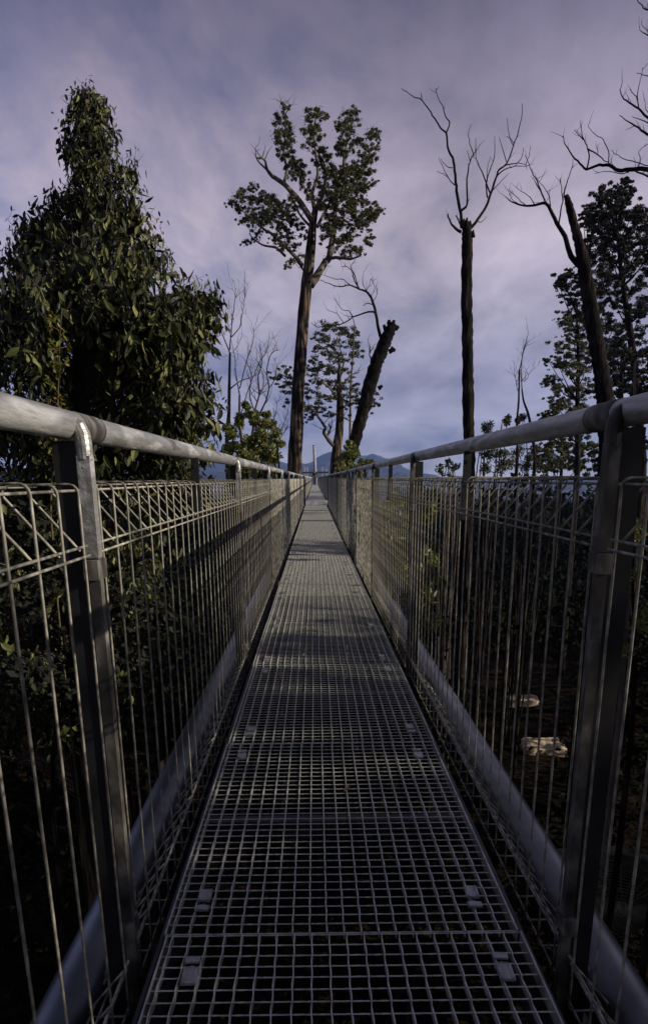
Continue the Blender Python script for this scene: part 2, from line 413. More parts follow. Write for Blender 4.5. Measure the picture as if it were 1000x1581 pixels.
# ------------------------------------------------------------ far end: mast, barrier, person
mast = empty('mast', (.03, 93, 0), 'tall pale grey steel mast standing behind the person at the far end of the walkway', 'mast')
b = MB(); p0 = P(487.3, 751, 93); p1 = P(484.6, 688, 93); o_ = Vector((.03, 93, 0))
b.tube([p0-o_, p0.lerp(p1, .5)-o_, p1-o_], [.22, .20, .17], 16); b.build('pole', M['mast'], mast, smooth=True)
b = MB(); b.tube([p1-o_, p1-o_+Vector((0, 0, .06))], .2, 16); b.build('cap', M['dark_steel'], mast, smooth=True)
bar = empty('end_barrier', (0, 91, Z2), 'dark horizontal beam on thin pale uprights across the far end of the walkway', 'barrier')
a_ = P(466, 729.6, 91); c_ = P(507, 729.0, 91); ob = Vector((0, 91, Z2))
b = MB(); b.tube([a_-ob, a_.lerp(c_, .5)-ob, c_-ob], .10, 8); b.build('beam', M['dark_steel'], bar)
for px in (465.5, 470, 474.5, 497.5, 503.5):
    q0 = P(px, 746, 91); q1 = P(px, 722+random.uniform(-2, 2), 91)
    b = MB(); b.tube([q0-ob, q1-ob], .035, 6); b.build('upright', M['step'], bar)

def skin_obj(name, verts, edges, radii, material, parent, sub=1, root=0):
    me = bpy.data.meshes.new(name); me.from_pydata(verts, edges, []); me.materials.append(material)
    o = bpy.data.objects.new(name, me); C.objects.link(o); o.parent = parent
    sk = o.modifiers.new('skin', 'SKIN')
    if not me.skin_vertices: 
        bpy.context.view_layer.objects.active = o
    for i, r_ in enumerate(radii):
        me.skin_vertices[0].data[i].radius = r_ if isinstance(r_, tuple) else (r_, r_)
    me.skin_vertices[0].data[root].use_root = True
    sb = o.modifiers.new('sub', 'SUBSURF'); sb.levels = sub; sb.render_levels = sub
    return o
per = empty('person', (.06, 85, Z2), 'person in a dark jacket and grey trousers standing at the far end of the walkway', 'person')
per.scale = (1.03, 1.03, 1.03)
bv = [(0,0,.95),(0,0,1.15),(0,-.01,1.38),(0,-.01,1.47),(0,-.02,1.55),(0,-.03,1.66),
      (.10,0,.90),(.11,-.01,.50),(.11,.02,.09),(.12,-.10,.03),(-.10,0,.90),(-.12,.01,.50),(-.13,.05,.09),(-.14,-.07,.03),
      (.19,0,1.38),(.25,.02,1.10),(.22,-.10,.90),(-.19,0,1.38),(-.25,.02,1.10),(-.21,-.12,.92),(.21,-.14,.83),(-.20,-.16,.86)]
be = [(0,1),(1,2),(2,3),(3,4),(4,5),(0,6),(6,7),(7,8),(8,9),(0,10),(10,11),(11,12),(12,13),(2,14),(14,15),(15,16),(2,17),(17,18),(18,19),(16,20),(19,21)]
br = [.13,.12,.13,.05,.075,.085,.085,.055,.04,.04,.085,.055,.04,.04,.055,.042,.028,.055,.042,.028,.03,.03]
skin_obj('body', bv, be, br, M['skin'], per)
skin_obj('jacket', [bv[i] for i in (0,1,2,3,14,15,16,17,18,19)], [(0,1),(1,2),(2,3),(2,4),(4,5),(5,6),(2,7),(7,8),(8,9)], [.165,.15,.16,.075,.075,.06,.045,.075,.06,.045], M['coat'], per)
skin_obj('trousers', [bv[i] for i in (0,6,7,8,10,11,12)], [(0,1),(1,2),(2,3),(0,4),(4,5),(5,6)], [.145,.105,.075,.06,.105,.075,.06], M['trouser'], per)
skin_obj('hair', [(0,.01,1.60),(0,-.01,1.70)], [(0,1)], [.115,.11], M['hair'], per)
for x, yy in ((.12, -.06), (-.14, -.03)):
    b = MB(); b.tube([(x, yy+.10, .04), (x, yy, .05), (x, yy-.12, .03)], [.045, .05, .035], 8); b.build('shoe', M['coat'], per, smooth=True)

# ------------------------------------------------------------ tree tools
def traced(mb, path, w0, w1, Y, dY=0, n=6, sub=3, wob=0, jit=0):
    """path in photo pixels turned into a real limb at distance Y, drifting dY metres in depth"""
    m = len(path); pts = []
    for i, (px, py) in enumerate(path):
        pts.append(P(px, py, Y + dY*i/(m-1)))
    pts = smoothpath(pts, sub)
    k = ppm(Y)
    if wob:
        for i in range(1, len(pts)-1): pts[i] = pts[i] + Vector((random.uniform(-1, 1), random.uniform(-1, 1), random.uniform(-1, 1)))*wob/k
    rad = [(w0 + (w1-w0)*i/(len(pts)-1))/2/k for i in range(len(pts))]
    mb.tube(pts, rad, n, jit=jit)
    return pts, rad
def twigs(mb, pts, rad, num, length, up=.6, lvl=2, start=.3, n=4, minr=.004):
    m = len(pts)
    for _ in range(num):
        i = random.randint(int(m*start), m-1); p = pts[i]
        t = (pts[min(i+1, m-1)]-pts[max(i-1, 0)]).normalized()
        d = (t*random.uniform(.1, .8) + Vector((random.gauss(0, 1), random.gauss(0, 1), random.gauss(0, .7))).normalized()*.9 + Vector((0, 0, up))).normalized()
        l = length*random.uniform(.4, 1.1); q = [p]; c = p
        seg = 5
        for s_ in range(seg):
            d = (d + Vector((random.gauss(0, .22), random.gauss(0, .22), random.gauss(.08, .18)))).normalized()
            c = c + d*l/seg; q.append(c)
        r0 = max(min(rad[i]*.6, length*.03), minr)
        rr = [r0*(1-.75*k/seg) for k in range(seg+1)]
        mb.tube(q, rr, n, caps=False)
        if lvl > 1: twigs(mb, q, rr, random.randint(1, 3), l*.55, up, lvl-1, .3, 3, minr*.8)
class Leaves:
    def __init__(s): s.v = []; s.n = 0; s.q = []
    def clump(s, c, r, n, size, squash=.75, elong=2.0, shell=.35):
        d = np.random.normal(size=(n, 3)); d /= np.linalg.norm(d, axis=1)[:, None]
        rad = r*(shell + (1-shell)*np.random.rand(n)**.6)
        p = np.array(c) + d*rad[:, None]*np.array([1, 1, squash])
        s.at(p, size, elong)
    def at(s, p, size, elong=2.0, droop=0.0):
        n = len(p)
        a = np.random.normal(size=(n, 3)); a[:, 2] -= droop; a /= np.linalg.norm(a, axis=1)[:, None]
        b = np.cross(a, np.random.normal(size=(n, 3))); b /= np.linalg.norm(b, axis=1)[:, None]
        sz = size*np.random.uniform(.6, 1.3, (n, 1))
        a = a*sz*elong/2; b = b*sz/2
        nn = np.cross(a, b); nn /= (np.linalg.norm(nn, axis=1)[:, None]+1e-9)
        v = np.stack([p-a, p-b+nn*sz*.12, p+a, p+b+nn*sz*.12], axis=1).reshape(-1, 3)
        s.v.append(v); s.n += n
    def build(s, name, m, parent=None, kind=None, split=None):
        v = np.concatenate(s.v); n = len(v)//4
        me = bpy.data.meshes.new(name); me.vertices.add(n*4); me.vertices.foreach_set('co', v.astype(np.float32).ravel())
        me.loops.add(n*4); me.loops.foreach_set('vertex_index', np.arange(n*4, dtype=np.int32))
        me.polygons.add(n); me.polygons.foreach_set('loop_start', np.arange(0, n*4, 4, dtype=np.int32))
        me.update(calc_edges=True); me.materials.append(m)
        o = bpy.data.objects.new(name, me); C.objects.link(o)
        if parent: o.parent = parent
        if kind: o['kind'] = kind
        return o
def root_of(name, px, Y, label, cat='tree', group=None):
    base = P(px, VPY, Y); z = hfun(base.x, Y)
    return empty(name, (base.x, Y, z), label, cat, group), Vector((base.x, Y, z))
def finish(mb, name, m, root, smooth=False):
    """meshes are made in world space: shift them to the root's frame"""
    o = root.location; mb.v = [(x-o.x, y-o.y, z-o.z) for x, y, z in mb.v]
    return mb.build(name, m, root, smooth)
def finishL(lv, m, root, name='crown', kind='stuff'):
    o = np.array(root.location); lv.v = [v-o for v in lv.v]; return lv.build(name, m, root, kind)
def down(px, py, Y, root, spread=0):
    """pixel point continued straight down to the ground at the root"""
    return root

def trunk_to_ground(mb, path, ws, Y, rootv, n=14, dY=0, jit=.06, sub=4):
    """path from the top down in pixels, continued to the ground"""
    m = len(path); pts = [P(px, py, Y + dY*(1-i/(m-1))) for i, (px, py) in enumerate(path)]
    k = ppm(Y); rad = list(np.array(ws)/2/k)
    low = pts[-1]; gz = hfun(low.x, low.y)-.3
    pts += [low.lerp(Vector((low.x, low.y, gz)), .5), Vector((low.x, low.y, gz))]; rad += [rad[-1]*1.15, rad[-1]*1.5]
    sp = smoothpath(pts, sub); rr = list(np.interp(np.linspace(0, len(pts)-1, len(sp)), range(len(pts)), rad))
    mb.tube(sp, rr, n, jit=jit); return sp, rr

# ------------------------------------------------------------ tall live gum (centre)
Y = 34.0
rt, rv = root_of('gum_tree', 455, Y, 'tall live gum tree with long bare trunk and spreading clumped crown left of centre')
t = MB()
trunk_to_ground(t, [(487, 322), (483, 345), (478, 400), (472, 450), (466, 520), (461, 590), (458, 660), (455, 728)], [8, 10.5, 15, 16.5, 17.5, 18.5, 20, 22], Y, rv)
finish(t, 'trunk', M['bark_brown'], rt, True)
t = MB(); br_ = []
lim = [([(480, 440), (490, 425), (500, 408), (508, 398)], 12, 9, 1), ([(508, 398), (512, 375), (516, 350), (517, 320), (520, 290), (528, 262), (532, 240), (535, 215), (537, 190)], 9, 2, 2),
       ([(508, 398), (525, 398), (540, 400), (552, 396)], 5, 2, -1.5), ([(516, 350), (530, 340), (552, 350), (575, 340)], 4, 2, 1), ([(518, 320), (535, 300), (550, 285), (562, 262), (572, 230)], 5, 1.5, 2),
       ([(483, 345), (470, 322), (455, 302), (438, 284), (420, 272), (412, 262), (408, 246), (396, 244)], 9, 2, -2), ([(412, 262), (398, 248), (394, 228)], 3, 1, 0), ([(438, 284), (443, 262), (438, 240), (440, 215), (440, 180)], 5, 1.5, 1),
       ([(486, 325), (482, 300), (490, 270), (487, 240), (485, 200), (488, 178)], 6, 1.5, 1), ([(486, 325), (498, 300), (503, 270), (497, 250), (490, 232)], 6, 2, -1.5), ([(490, 350), (500, 330), (515, 300), (525, 270), (540, 230)], 5, 2, 2),
       ([(466, 410), (455, 395), (440, 380), (425, 365), (405, 352), (385, 335), (370, 320)], 6, 1.5, -2), ([(440, 395), (425, 382), (410, 380), (395, 372), (385, 360)], 4, 1.5, 2), ([(480, 350), (465, 335), (455, 315), (448, 300)], 4, 2, 2),
       ([(440, 180), (437, 165), (434, 155)], 2, .7, 0), ([(440, 178), (446, 168), (452, 160)], 1.5, .6, 0), ([(466, 410), (468, 418), (458, 405), (452, 410)], 2, 1, 0)]
for pth, a, b_, d in lim:
    q = traced(t, pth, a, b_, Y, d, 7, 3, .5); twigs(t, *q, 5, .7, .4, 2)
finish(t, 'limb', M['bark_pale'], rt, True)
lv = Leaves()
blobs = [(440, 165, 8), (432, 185, 13), (445, 200, 14), (428, 210, 12), (440, 225, 14), (450, 215, 10), (438, 240, 13), (452, 250, 12), (462, 262, 14), (465, 275, 12), (448, 270, 10), (475, 290, 13), (480, 305, 10),
         (478, 178, 12), (492, 175, 11), (500, 180, 8), (482, 195, 12), (472, 205, 9), (490, 210, 13), (480, 225, 11), (495, 235, 12), (505, 245, 12), (490, 250, 10), (505, 265, 13), (498, 280, 11),
         (532, 175, 10), (545, 172, 10), (550, 188, 10), (535, 190, 13), (522, 195, 10), (540, 205, 14), (550, 218, 9), (530, 220, 14), (528, 235, 11), (540, 232, 9),
         (572, 208, 12), (583, 213, 7), (565, 225, 12), (582, 228, 7), (560, 240, 12), (575, 245, 12), (565, 258, 12), (550, 255, 11), (555, 272, 13), (575, 282, 8), (565, 287, 9), (548, 290, 13), (535, 285, 14), (520, 280, 14), (530, 265, 13), (515, 300, 14), (530, 305, 15), (545, 310, 13), (560, 308, 11), (515, 320, 13), (535, 330, 13), (550, 330, 12), (565, 325, 12), (578, 325, 13), (588, 324, 6), (570, 340, 10), (555, 345, 10), (520, 345, 12), (510, 360, 12), (522, 370, 10), (535, 365, 10),
         (540, 380, 10), (552, 385, 9), (540, 390, 10), (528, 392, 9), (515, 385, 9), (555, 392, 7),
         (495, 315, 11), (505, 335, 10), (500, 350, 8),
         (392, 288, 9), (380, 298, 12), (368, 303, 10), (360, 312, 10), (370, 320, 12), (385, 315, 13), (400, 308, 12), (412, 305, 13), (425, 310, 12), (432, 320, 12), (415, 320, 12), (400, 325, 12), (385, 332, 12), (375, 340, 9), (395, 342, 11), (410, 338, 12), (425, 335, 13), (440, 332, 12), (452, 340, 11), (445, 350, 12), (430, 352, 12), (450, 365, 11), (440, 372, 11), (425, 370, 9), (462, 350, 10), (458, 320, 9), (448, 310, 9), (455, 380, 9), (435, 385, 8), (465, 395, 8), (445, 410, 7), (452, 402, 6), (400, 358, 7), (395, 368, 7)]
for x, y_, r_ in blobs + [(random.gauss(525, 20), random.uniform(250, 375), 11) for _ in range(26)] + [(random.gauss(420, 25), random.gauss(332, 12), 9) for _ in range(10)]:
    yb = Y + random.gauss(0, 1.4)
    for _ in range(int(4+r_*.75)):
        d = random.gauss(0, 1); rr = r_*random.uniform(.16, .36)
        c = P(x+random.gauss(0, r_*.5), y_+random.gauss(0, r_*.45), yb+random.gauss(0, .35))
        lv.clump(c, rr/ppm(Y), int(18+rr*rr*6.5), .034, random.uniform(.5, .9), 2.2, .05)
    lv.clump(P(x, y_, yb), r_*.95/ppm(Y), int(26+r_*6), .032, .8, 2.4, .1)
finishL(lv, M['leaf_gum'], rt)

# ------------------------------------------------------------ dead straight trunk (right of centre)
Y = 24.0
rt, rv = root_of('dead_tree', 722, Y, 'tall straight dead black trunk with forked bare branches at its broken top', group='dead trees')
t = MB(); trunk_to_ground(t, [(719.5, 343), (720, 352), (720.5, 380), (720, 450), (721, 520), (722, 600), (723, 680), (724, 735)], [8, 12, 15, 15, 15.5, 16, 16.5, 17], Y, rv, 18, jit=.16, sub=9)
k = ppm(Y)
for px, py, h_ in ((714, 350, 10), (719, 347, 9), (724, 348, 6), (729, 366, 9)):
    q = P(px, py, Y-.02); t.tube([q, q+Vector((random.uniform(-.02, .04), 0, h_/k))], [.09, .02], 5)
finish(t, 'trunk', M['bark_dark'], rt, True)
t = MB()
D = [([(712, 352), (711, 330), (705, 300), (704, 288), (702, 270), (700, 248), (694, 236), (690, 222), (689, 206), (679, 197), (670, 182), (662, 170), (651, 155), (640, 150), (627, 142), (620, 137)], 4, .8, 1),
     ([(688, 206), (694, 190), (688, 180), (682, 163), (675, 148), (672, 136)], 2, .6, .5), ([(672, 140), (677, 134)], .8, .4, 0), ([(651, 155), (649, 142)], 1, .4, 0),
     ([(712, 325), (721, 315), (720, 285), (722, 262), (726, 246), (731, 238), (740, 224)], 3, .6, -1), ([(731, 240), (725, 222), (723, 205), (727, 192)], 1.2, .5, 0), ([(733, 236), (734, 213)], 1, .4, 0), ([(725, 248), (721, 232)], 1, .4, 0),
     ([(720, 314), (725, 306)], 1.2, .5, 0),
     ([(724, 354), (738, 338), (750, 318), (757, 300), (765, 275), (770, 262), (782, 252), (792, 225), (799, 205), (805, 180), (805, 160)], 4.2, .7, 1.5),
     ([(770, 262), (782, 255), (800, 252), (812, 256)], 2, .6, 1), ([(766, 272), (778, 262), (795, 257), (815, 256)], 2, .6, -.5), ([(798, 252), (806, 240), (807, 228)], 1, .4, 0), ([(811, 255), (816, 240), (818, 226)], 1, .4, 0),
     ([(757, 300), (748, 278), (742, 262), (735, 245), (735, 232)], 2, .5, .5), ([(752, 305), (750, 285), (755, 265), (763, 240), (763, 210)], 2, .5, -1), ([(752, 280), (752, 262), (756, 242)], 1, .4, 0),
     ([(781, 250), (775, 230), (770, 212)], 1.2, .5, 0), ([(792, 225), (786, 212), (782, 182)], 1, .4, 0), ([(757, 298), (770, 283), (785, 267)], 1.4, .5, .5), ([(793, 222), (787, 214), (781, 211)], 1, .4, 0),
     ([(711, 358), (702, 352), (695, 344), (691, 330)], 4, 2, -.3), ([(711, 350), (708, 340), (703, 333)], 2.5, 1.5, -.3),
     ([(702, 286), (692, 275), (685, 263), (677, 243)], 1.4, .4, .3), ([(698, 259), (688, 256), (680, 245)], 1.2, .4, -.3), ([(692, 275), (683, 268), (674, 265)], .8, .4, 0), ([(737, 342), (744, 342), (750, 334)], 1, .4, 0)]
for pth, a, b_, d in D:
    q = traced(t, pth, a*1.12, max(b_, .6), Y, d, 6, 3, .5)
    if a > 1.5: twigs(t, *q, 3, .28, .6, 1, .5, 3, .009)
finish(t, 'branch', M['twig_dark'], rt, True)

# ------------------------------------------------------------ leaning broken trunk
Y = 27.0
rt, rv = root_of('leaning_dead_tree', 530, Y, 'thick blackened broken trunk leaning right with one arching bare limb', 'tree', 'dead trees')
t = MB(); trunk_to_ground(t, [(607, 500), (602, 510), (594, 528), (583, 555), (572, 590), (563, 625), (553, 660), (545, 690), (536, 720), (530, 742)], [12, 15, 18, 19, 19, 18.5, 18, 18, 18, 19], Y, rv, 18, jit=.16, sub=9)
k = ppm(Y)
for px, py, dx, dz in ((604, 543, .20, .05), (588, 600, .14, .10), (610, 502, .04, .16), (604, 500, .0, .12), (600, 512, -.10, .22), (614, 508, .12, .08), (607, 538, .16, -.08)):
    q = P(px-4, py, Y); t.tube([q, q+Vector((dx, -.05, dz))], [.09, .05], 6)
finish(t, 'trunk', M['bark_dark'], rt, True)
t = MB()
D = [([(591, 530), (584, 508), (580, 485), (573, 460), (565, 450), (555, 447), (540, 440), (525, 443), (508, 438), (495, 432)], 5, .8, 1.5), ([(580, 484), (572, 481), (560, 484), (545, 490), (528, 500), (510, 503), (490, 505), (480, 498)], 3, .6, -1),
     ([(575, 470), (567, 468), (560, 472)], 1.5, .8, 0), ([(565, 450), (570, 440), (572, 430)], 1, .5, 0), ([(555, 447), (548, 435), (545, 425), (541, 412), (546, 405)], 1.8, .6, 0), ([(552, 440), (545, 420), (535, 412), (528, 412)], 1.6, .5, 1),
     ([(572, 458), (578, 445), (572, 430)], 1, .4, 0), ([(576, 465), (582, 455), (580, 440)], 1, .4, 0), ([(566, 450), (560, 438), (560, 425)], 1, .4, 0), ([(540, 440), (530, 432), (515, 430), (500, 425)], 1.3, .5, .5),
     ([(576, 560), (570, 548), (571, 538), (568, 525)], 2, .7, .5), ([(571, 545), (576, 536)], 1, .5, 0), ([(545, 490), (538, 480), (528, 478), (515, 460)], 1.3, .5, 0), ([(530, 498), (520, 485), (505, 478)], 1.1, .5, 0)]
for pth, a, b_, d in D:
    q = traced(t, pth, a, max(b_, .6), Y, d, 6, 3, .5); twigs(t, *q, 6 if a > 1.5 else 2, .5, .7, 1, .3, 3, .008)
finish(t, 'branch', M['twig_dark'], rt, True)

# ------------------------------------------------------------ layered evergreen behind the leaning trunk
Y = 46.0
rt, rv = root_of('layered_tree', 520, Y, 'olive green tree with layered flat clumps and crooked trunk behind the leaning stump')
t = MB(); trunk_to_ground(t, [(524, 560), (523, 590), (525, 630), (523, 670), (519, 700), (517, 745)], [4, 7, 11, 13, 15, 16], Y, rv, 12, jit=.08)
finish(t, 'trunk', M['bark_brown'], rt, True)
t = MB()
for pth, a, b_, d in [([(519, 692), (508, 680), (500, 668), (502, 660), (492, 645), (482, 632), (472, 630)], 7, 2, -2), ([(505, 672), (510, 662), (508, 655)], 4, 2, 0), ([(524, 640), (540, 650), (555, 650)], 3, 1, 2), ([(523, 620), (510, 600), (495, 590), (480, 585)], 4, 1, -1), ([(523, 590), (530, 560), (525, 540), (520, 520)], 4, 1, 0), ([(524, 600), (540, 580), (555, 575)], 3, 1, 1), ([(470, 625), (450, 600), (440, 585), (425, 580)], 3, 1, 2), ([(540, 680), (541, 600), (545, 540), (547, 500)], 4, 1.5, 0), ([(525, 550), (512, 535), (500, 530)], 2.5, 1, 0)]:
    q = traced(t, pth, a, b_, Y, d, 7, 3, .5); twigs(t, *q, 6, 1.0, .5, 2, .2, 3, .012)
finish(t, 'limb', M['bark_pale'], rt, True)
lv = Leaves()
for x, y_, r_ in [(500, 510, 14), (515, 508, 16), (530, 510, 16), (542, 514, 12), (495, 522, 10), (510, 528, 16), (528, 530, 17), (545, 532, 12), (505, 545, 14), (522, 550, 16), (540, 552, 13), (550, 545, 10), (488, 540, 8),
                  (480, 570, 12), (492, 568, 13), (505, 570, 13), (520, 572, 14), (475, 590, 12), (490, 590, 14), (505, 592, 14), (520, 595, 12), (538, 590, 11), (470, 612, 12), (485, 610, 14), (500, 612, 13), (516, 615, 12), (535, 610, 12), (470, 630, 11), (485, 632, 12), (500, 632, 10), (548, 608, 12), (536, 628, 10), (550, 622, 10),
                  (432, 578, 12), (445, 585, 11), (425, 585, 9), (440, 600, 10), (450, 605, 9), (455, 570, 8), (448, 620, 8), (560, 620, 10), (572, 612, 11), (580, 622, 9), (566, 632, 9), (476, 648, 8), (510, 640, 8), (482, 556, 8)]:
    yb = Y+random.gauss(0, 1.5)
    for _ in range(9):
        c = P(x+random.gauss(0, r_*.62), y_+random.gauss(0, r_*.40), yb+random.gauss(0, .6)); lv.clump(c, r_*random.uniform(.28, .55)/ppm(Y), int(12+r_*2.2), .075, .5, 1.8, .1)
finishL(lv, M['leaf_warm'], rt)

# ------------------------------------------------------------ big near tree on the left, hanging leaves
Y = 6.6
lt, lrv = root_of('leafy_gum', 110, Y, 'big dense bushy gum with drooping glossy leaves beside the left fence')
rowsL = [(140, 132, 162), (165, 112, 170), (190, 98, 178), (225, 98, 196), (250, 100, 216), (280, 108, 222), (300, 92, 212), (325, 48, 222), (345, 26, 244), (375, 18, 252), (400, -20, 270), (440, -60, 305), (462, -80, 350), (500, -90, 352), (530, -100, 330), (565, -105, 325), (590, -110, 346), (640, -120, 354), (665, -120, 322), (690, -130, 338), (740, -130, 332), (820, -130, 300), (900, -130, 285), (1000, -130, 250), (1080, -130, 205), (1130, -120, 150)]
ry = [r_[0] for r_ in rowsL]
def rowLR(y_): return np.interp(y_, ry, [r_[1] for r_ in rowsL]), np.interp(y_, ry, [r_[2] for r_ in rowsL])
t = MB()
tp = [P(px, py, Y+d) for px, py, d in ((140, 145, 0), (138, 220, .05), (132, 320, 0), (125, 440, -.05), (118, 600, 0), (112, 800, .05), (108, 1000, 0))]
tp += [Vector((tp[-1].x, Y, -6)), Vector((lrv.x, Y, lrv.z-.3))]
tsp = smoothpath(tp, 5); tr = list(np.interp(np.linspace(0, 8, len(tsp)), range(9), [.006, .012, .022, .035, .05, .065, .08, .12, .17]))
t.tube(tsp, tr, 10, jit=.05); finish(t, 'trunk', M['bark_brown'], lt, True)
t = MB(); leafpos = []
axis = [(p.z, p) for p in tsp]
def axis_at(z):
    z = max(min(z, tsp[0].z), tsp[-1].z)
    for a, b_ in zip(tsp[:-1], tsp[1:]):
        if a.z >= z >= b_.z: return a.lerp(b_, (a.z-z)/(a.z-b_.z+1e-9))
    return tsp[0]
nbr = 0
boughs = []
while len(boughs) < 150:
    y_ = random.choices([random.uniform(150, 300), random.uniform(300, 740), random.uniform(740, 1130)], [.13, .62, .25])[0]
    l_, r_ = rowLR(y_); px = random.uniform(l_+6, r_-10)
    if all((px-b_[0])**2+((y_-b_[1])*.8)**2 > 17**2 for b_ in boughs): boughs.append((px, y_, random.uniform(-1, 1)))
boughs += [(px, y_, dq) for px, y_ in ((322, 465), (334, 492), (312, 515), (300, 560), (322, 598), (332, 640), (310, 625), (318, 690), (300, 730), (296, 460), (285, 500), (290, 660), (280, 600)) for dq in (-.5, .4)]
for bi in range(3000):
    if random.random() < .86:
        b_ = random.choice(boughs); sg = 9 if b_[1] < 260 else 15
        px, y_ = b_[0]+random.gauss(0, sg), b_[1]+random.gauss(0, sg*1.05)
        dd = b_[2]
    else:
        y_ = random.uniform(150, 1130); l_, r_ = rowLR(y_); px = random.uniform(l_, r_); dd = random.uniform(-1, 1)
    l_, r_ = rowLR(y_); mid = (l_+r_)/2; hw = (r_-l_)/2
    if px > r_+6 or px < l_-8 or y_ < 142: continue
    u = max(-1, min(1, (px-mid)/hw)); dd = (dd + random.gauss(0, .12))*math.sqrt(max(.05, 1-u*u))
    hd = min(hw/ppm(Y), 1.3)
    e = P(px, y_, Y + dd*hd)
    ax = axis_at(e.z - .35*abs((e-axis_at(e.z)).length) - .12)
    midp = ax.lerp(e, .55) + Vector((random.gauss(0, .06), random.gauss(0, .06), .05+random.gauss(0, .04)))
    q = smoothpath([ax, midp, e], 4)
    t.tube(q, [(.009 if nbr < 300 else .004)*(1-.8*i/8) for i in range(len(q))], 4 if nbr < 300 else 3, caps=False)
    nbr += 1
    tipd = (e-midp).normalized()
    nl = random.randint(6, 11)
    if random.random() < .25: nl = 16
    for j in range(nl):
        s_ = random.random()**.7
        p = midp.lerp(e, s_) + Vector((random.gauss(0, .042), random.gauss(0, .042), random.gauss(-.01, .04)))
        leafpos.append(p)
    if y_ < 700 and random.random() < .35:     # fine shoot tip
        q2 = [e, e+Vector((random.gauss(0, .02), random.gauss(0, .02), .05)), e+Vector((random.gauss(0, .035), random.gauss(0, .03), .10))]
        t.tube(q2, [.003, .002, .001], 3, caps=False)
        for j in range(4): leafpos.append((q2[random.randint(0, 2)]+Vector((random.gauss(0, .02), 0, random.gauss(0, .02))), .5))
finish(t, 'limb', M['bark_pale'], lt)
def leaf_verts(l, wd, curl):
    out = []
    for s_, hw in ((0, .03), (.22, .75), (.48, 1.0), (.76, .62), (1, .03)):
        zc = curl*s_*s_*l
        out += [(-hw*wd/2, s_*l, zc+hw*wd*.16), (hw*wd/2, s_*l, zc+hw*wd*.16), (0, s_*l, zc)]
    fs = []
    for i in range(4):
        a = 3*i; fs += [(a, a+2, a+5, a+3), (a+2, a+1, a+4, a+5)]
    return np.array(out), fs
variants = [leaf_verts(1, .36, -.25), leaf_verts(1, .46, .2), leaf_verts(1, .28, -.4)]
def leaf_frame():
    d = Vector((random.gauss(0, .45), random.gauss(0, .45), -1.0)) if random.random() < .8 else Vector((random.gauss(0, 1), random.gauss(0, 1), random.gauss(0, .6)))
    d.normalize(); n_ = Vector((random.gauss(0, 1), random.gauss(-.3, 1), random.gauss(.3, .5)))
    x = d.cross(n_).normalized(); z = x.cross(d)
    return Matrix((x, d, z)).transposed()
cand = []
V = []; F = []; off = 0
near_ids = set()
sc_list = []
for i, q in enumerate(leafpos):
    small = isinstance(q, tuple); p = q[0] if small else q
    l = (.045 if small else random.uniform(.058, .135)*(.58 if p.z > 3.3 else .8 if p.z > 2.7 else 1)); sc_list.append((p, l, leaf_frame(), random.randrange(3)))
front = [i for i, (p, l, m_, vv) in enumerate(sc_list) if l > .085 and p.y < Y-.25 and p.z > HEYE and proj(*p)[0] > 5]
random.shuffle(front); front = set(front[:270])
LM = []
for vv in variants:
    me = bpy.data.meshes.new('leaf'); me.from_pydata([tuple(c) for c in vv[0]], [], vv[1]); me.materials.append(M['leaf_near']); LM.append(me)
M['leaf_one'] = mat('glossy_gum_leaf_single', [(.012, .017, .008), (.07, .082, .034)], 9, .5, trans=.15, spec=.25)
for me in LM: me.materials[0] = M['leaf_one']
for i, (p, l, fr, vv) in enumerate(sc_list):
    if i in front:
        o = inst('leaf', LM[vv], lt, p-lt.location, fr.to_euler(), (l*1.1,)*3); continue
    A = np.array(fr)*l; v = variants[vv][0] @ A.T + np.array(p - lt.location); V.append(v)
    F += [tuple(a+off for a in f) for f in variants[vv][1]]; off += len(v)
me = bpy.data.meshes.new('crown'); me.from_pydata(np.concatenate(V).tolist(), [], F); me.materials.append(M['leaf_near'])
o = bpy.data.objects.new('crown', me); C.objects.link(o); o.parent = lt; o['kind'] = 'stuff'

# thin yellow-green sapling standing in front of it
st, sv = root_of('sapling', 90, 5.2, 'thin yellow-stemmed sapling in front of the bushy left tree')
t = MB(); q = trunk_to_ground(t, [(96, 478), (93, 520), (92, 560), (90, 610), (88, 700), (86, 900)], [1.2, 1.6, 2.2, 2.6, 3, 3.5], 5.2, sv, 6, jit=0); finish(t, 'stem', M['stem_green'], st, True)
t = MB(); 
lv = Leaves()
for i in range(46):
    p = P(91+random.gauss(0, 3), random.uniform(485, 720), 5.2); e = p+Vector((random.uniform(-.07, .07), random.uniform(-.07, .07), random.uniform(.02, .08)))
    t.tube([p, e], [.003, .0015], 3); lv.at(np.array([tuple(e)]*4)+np.random.normal(size=(4, 3))*.012, .018, 2.4)
finish(t, 'twig', M['stem_green'], st)['kind'] = 'stuff'; finishL(lv, M['leaf_yellow'], st, 'foliage')

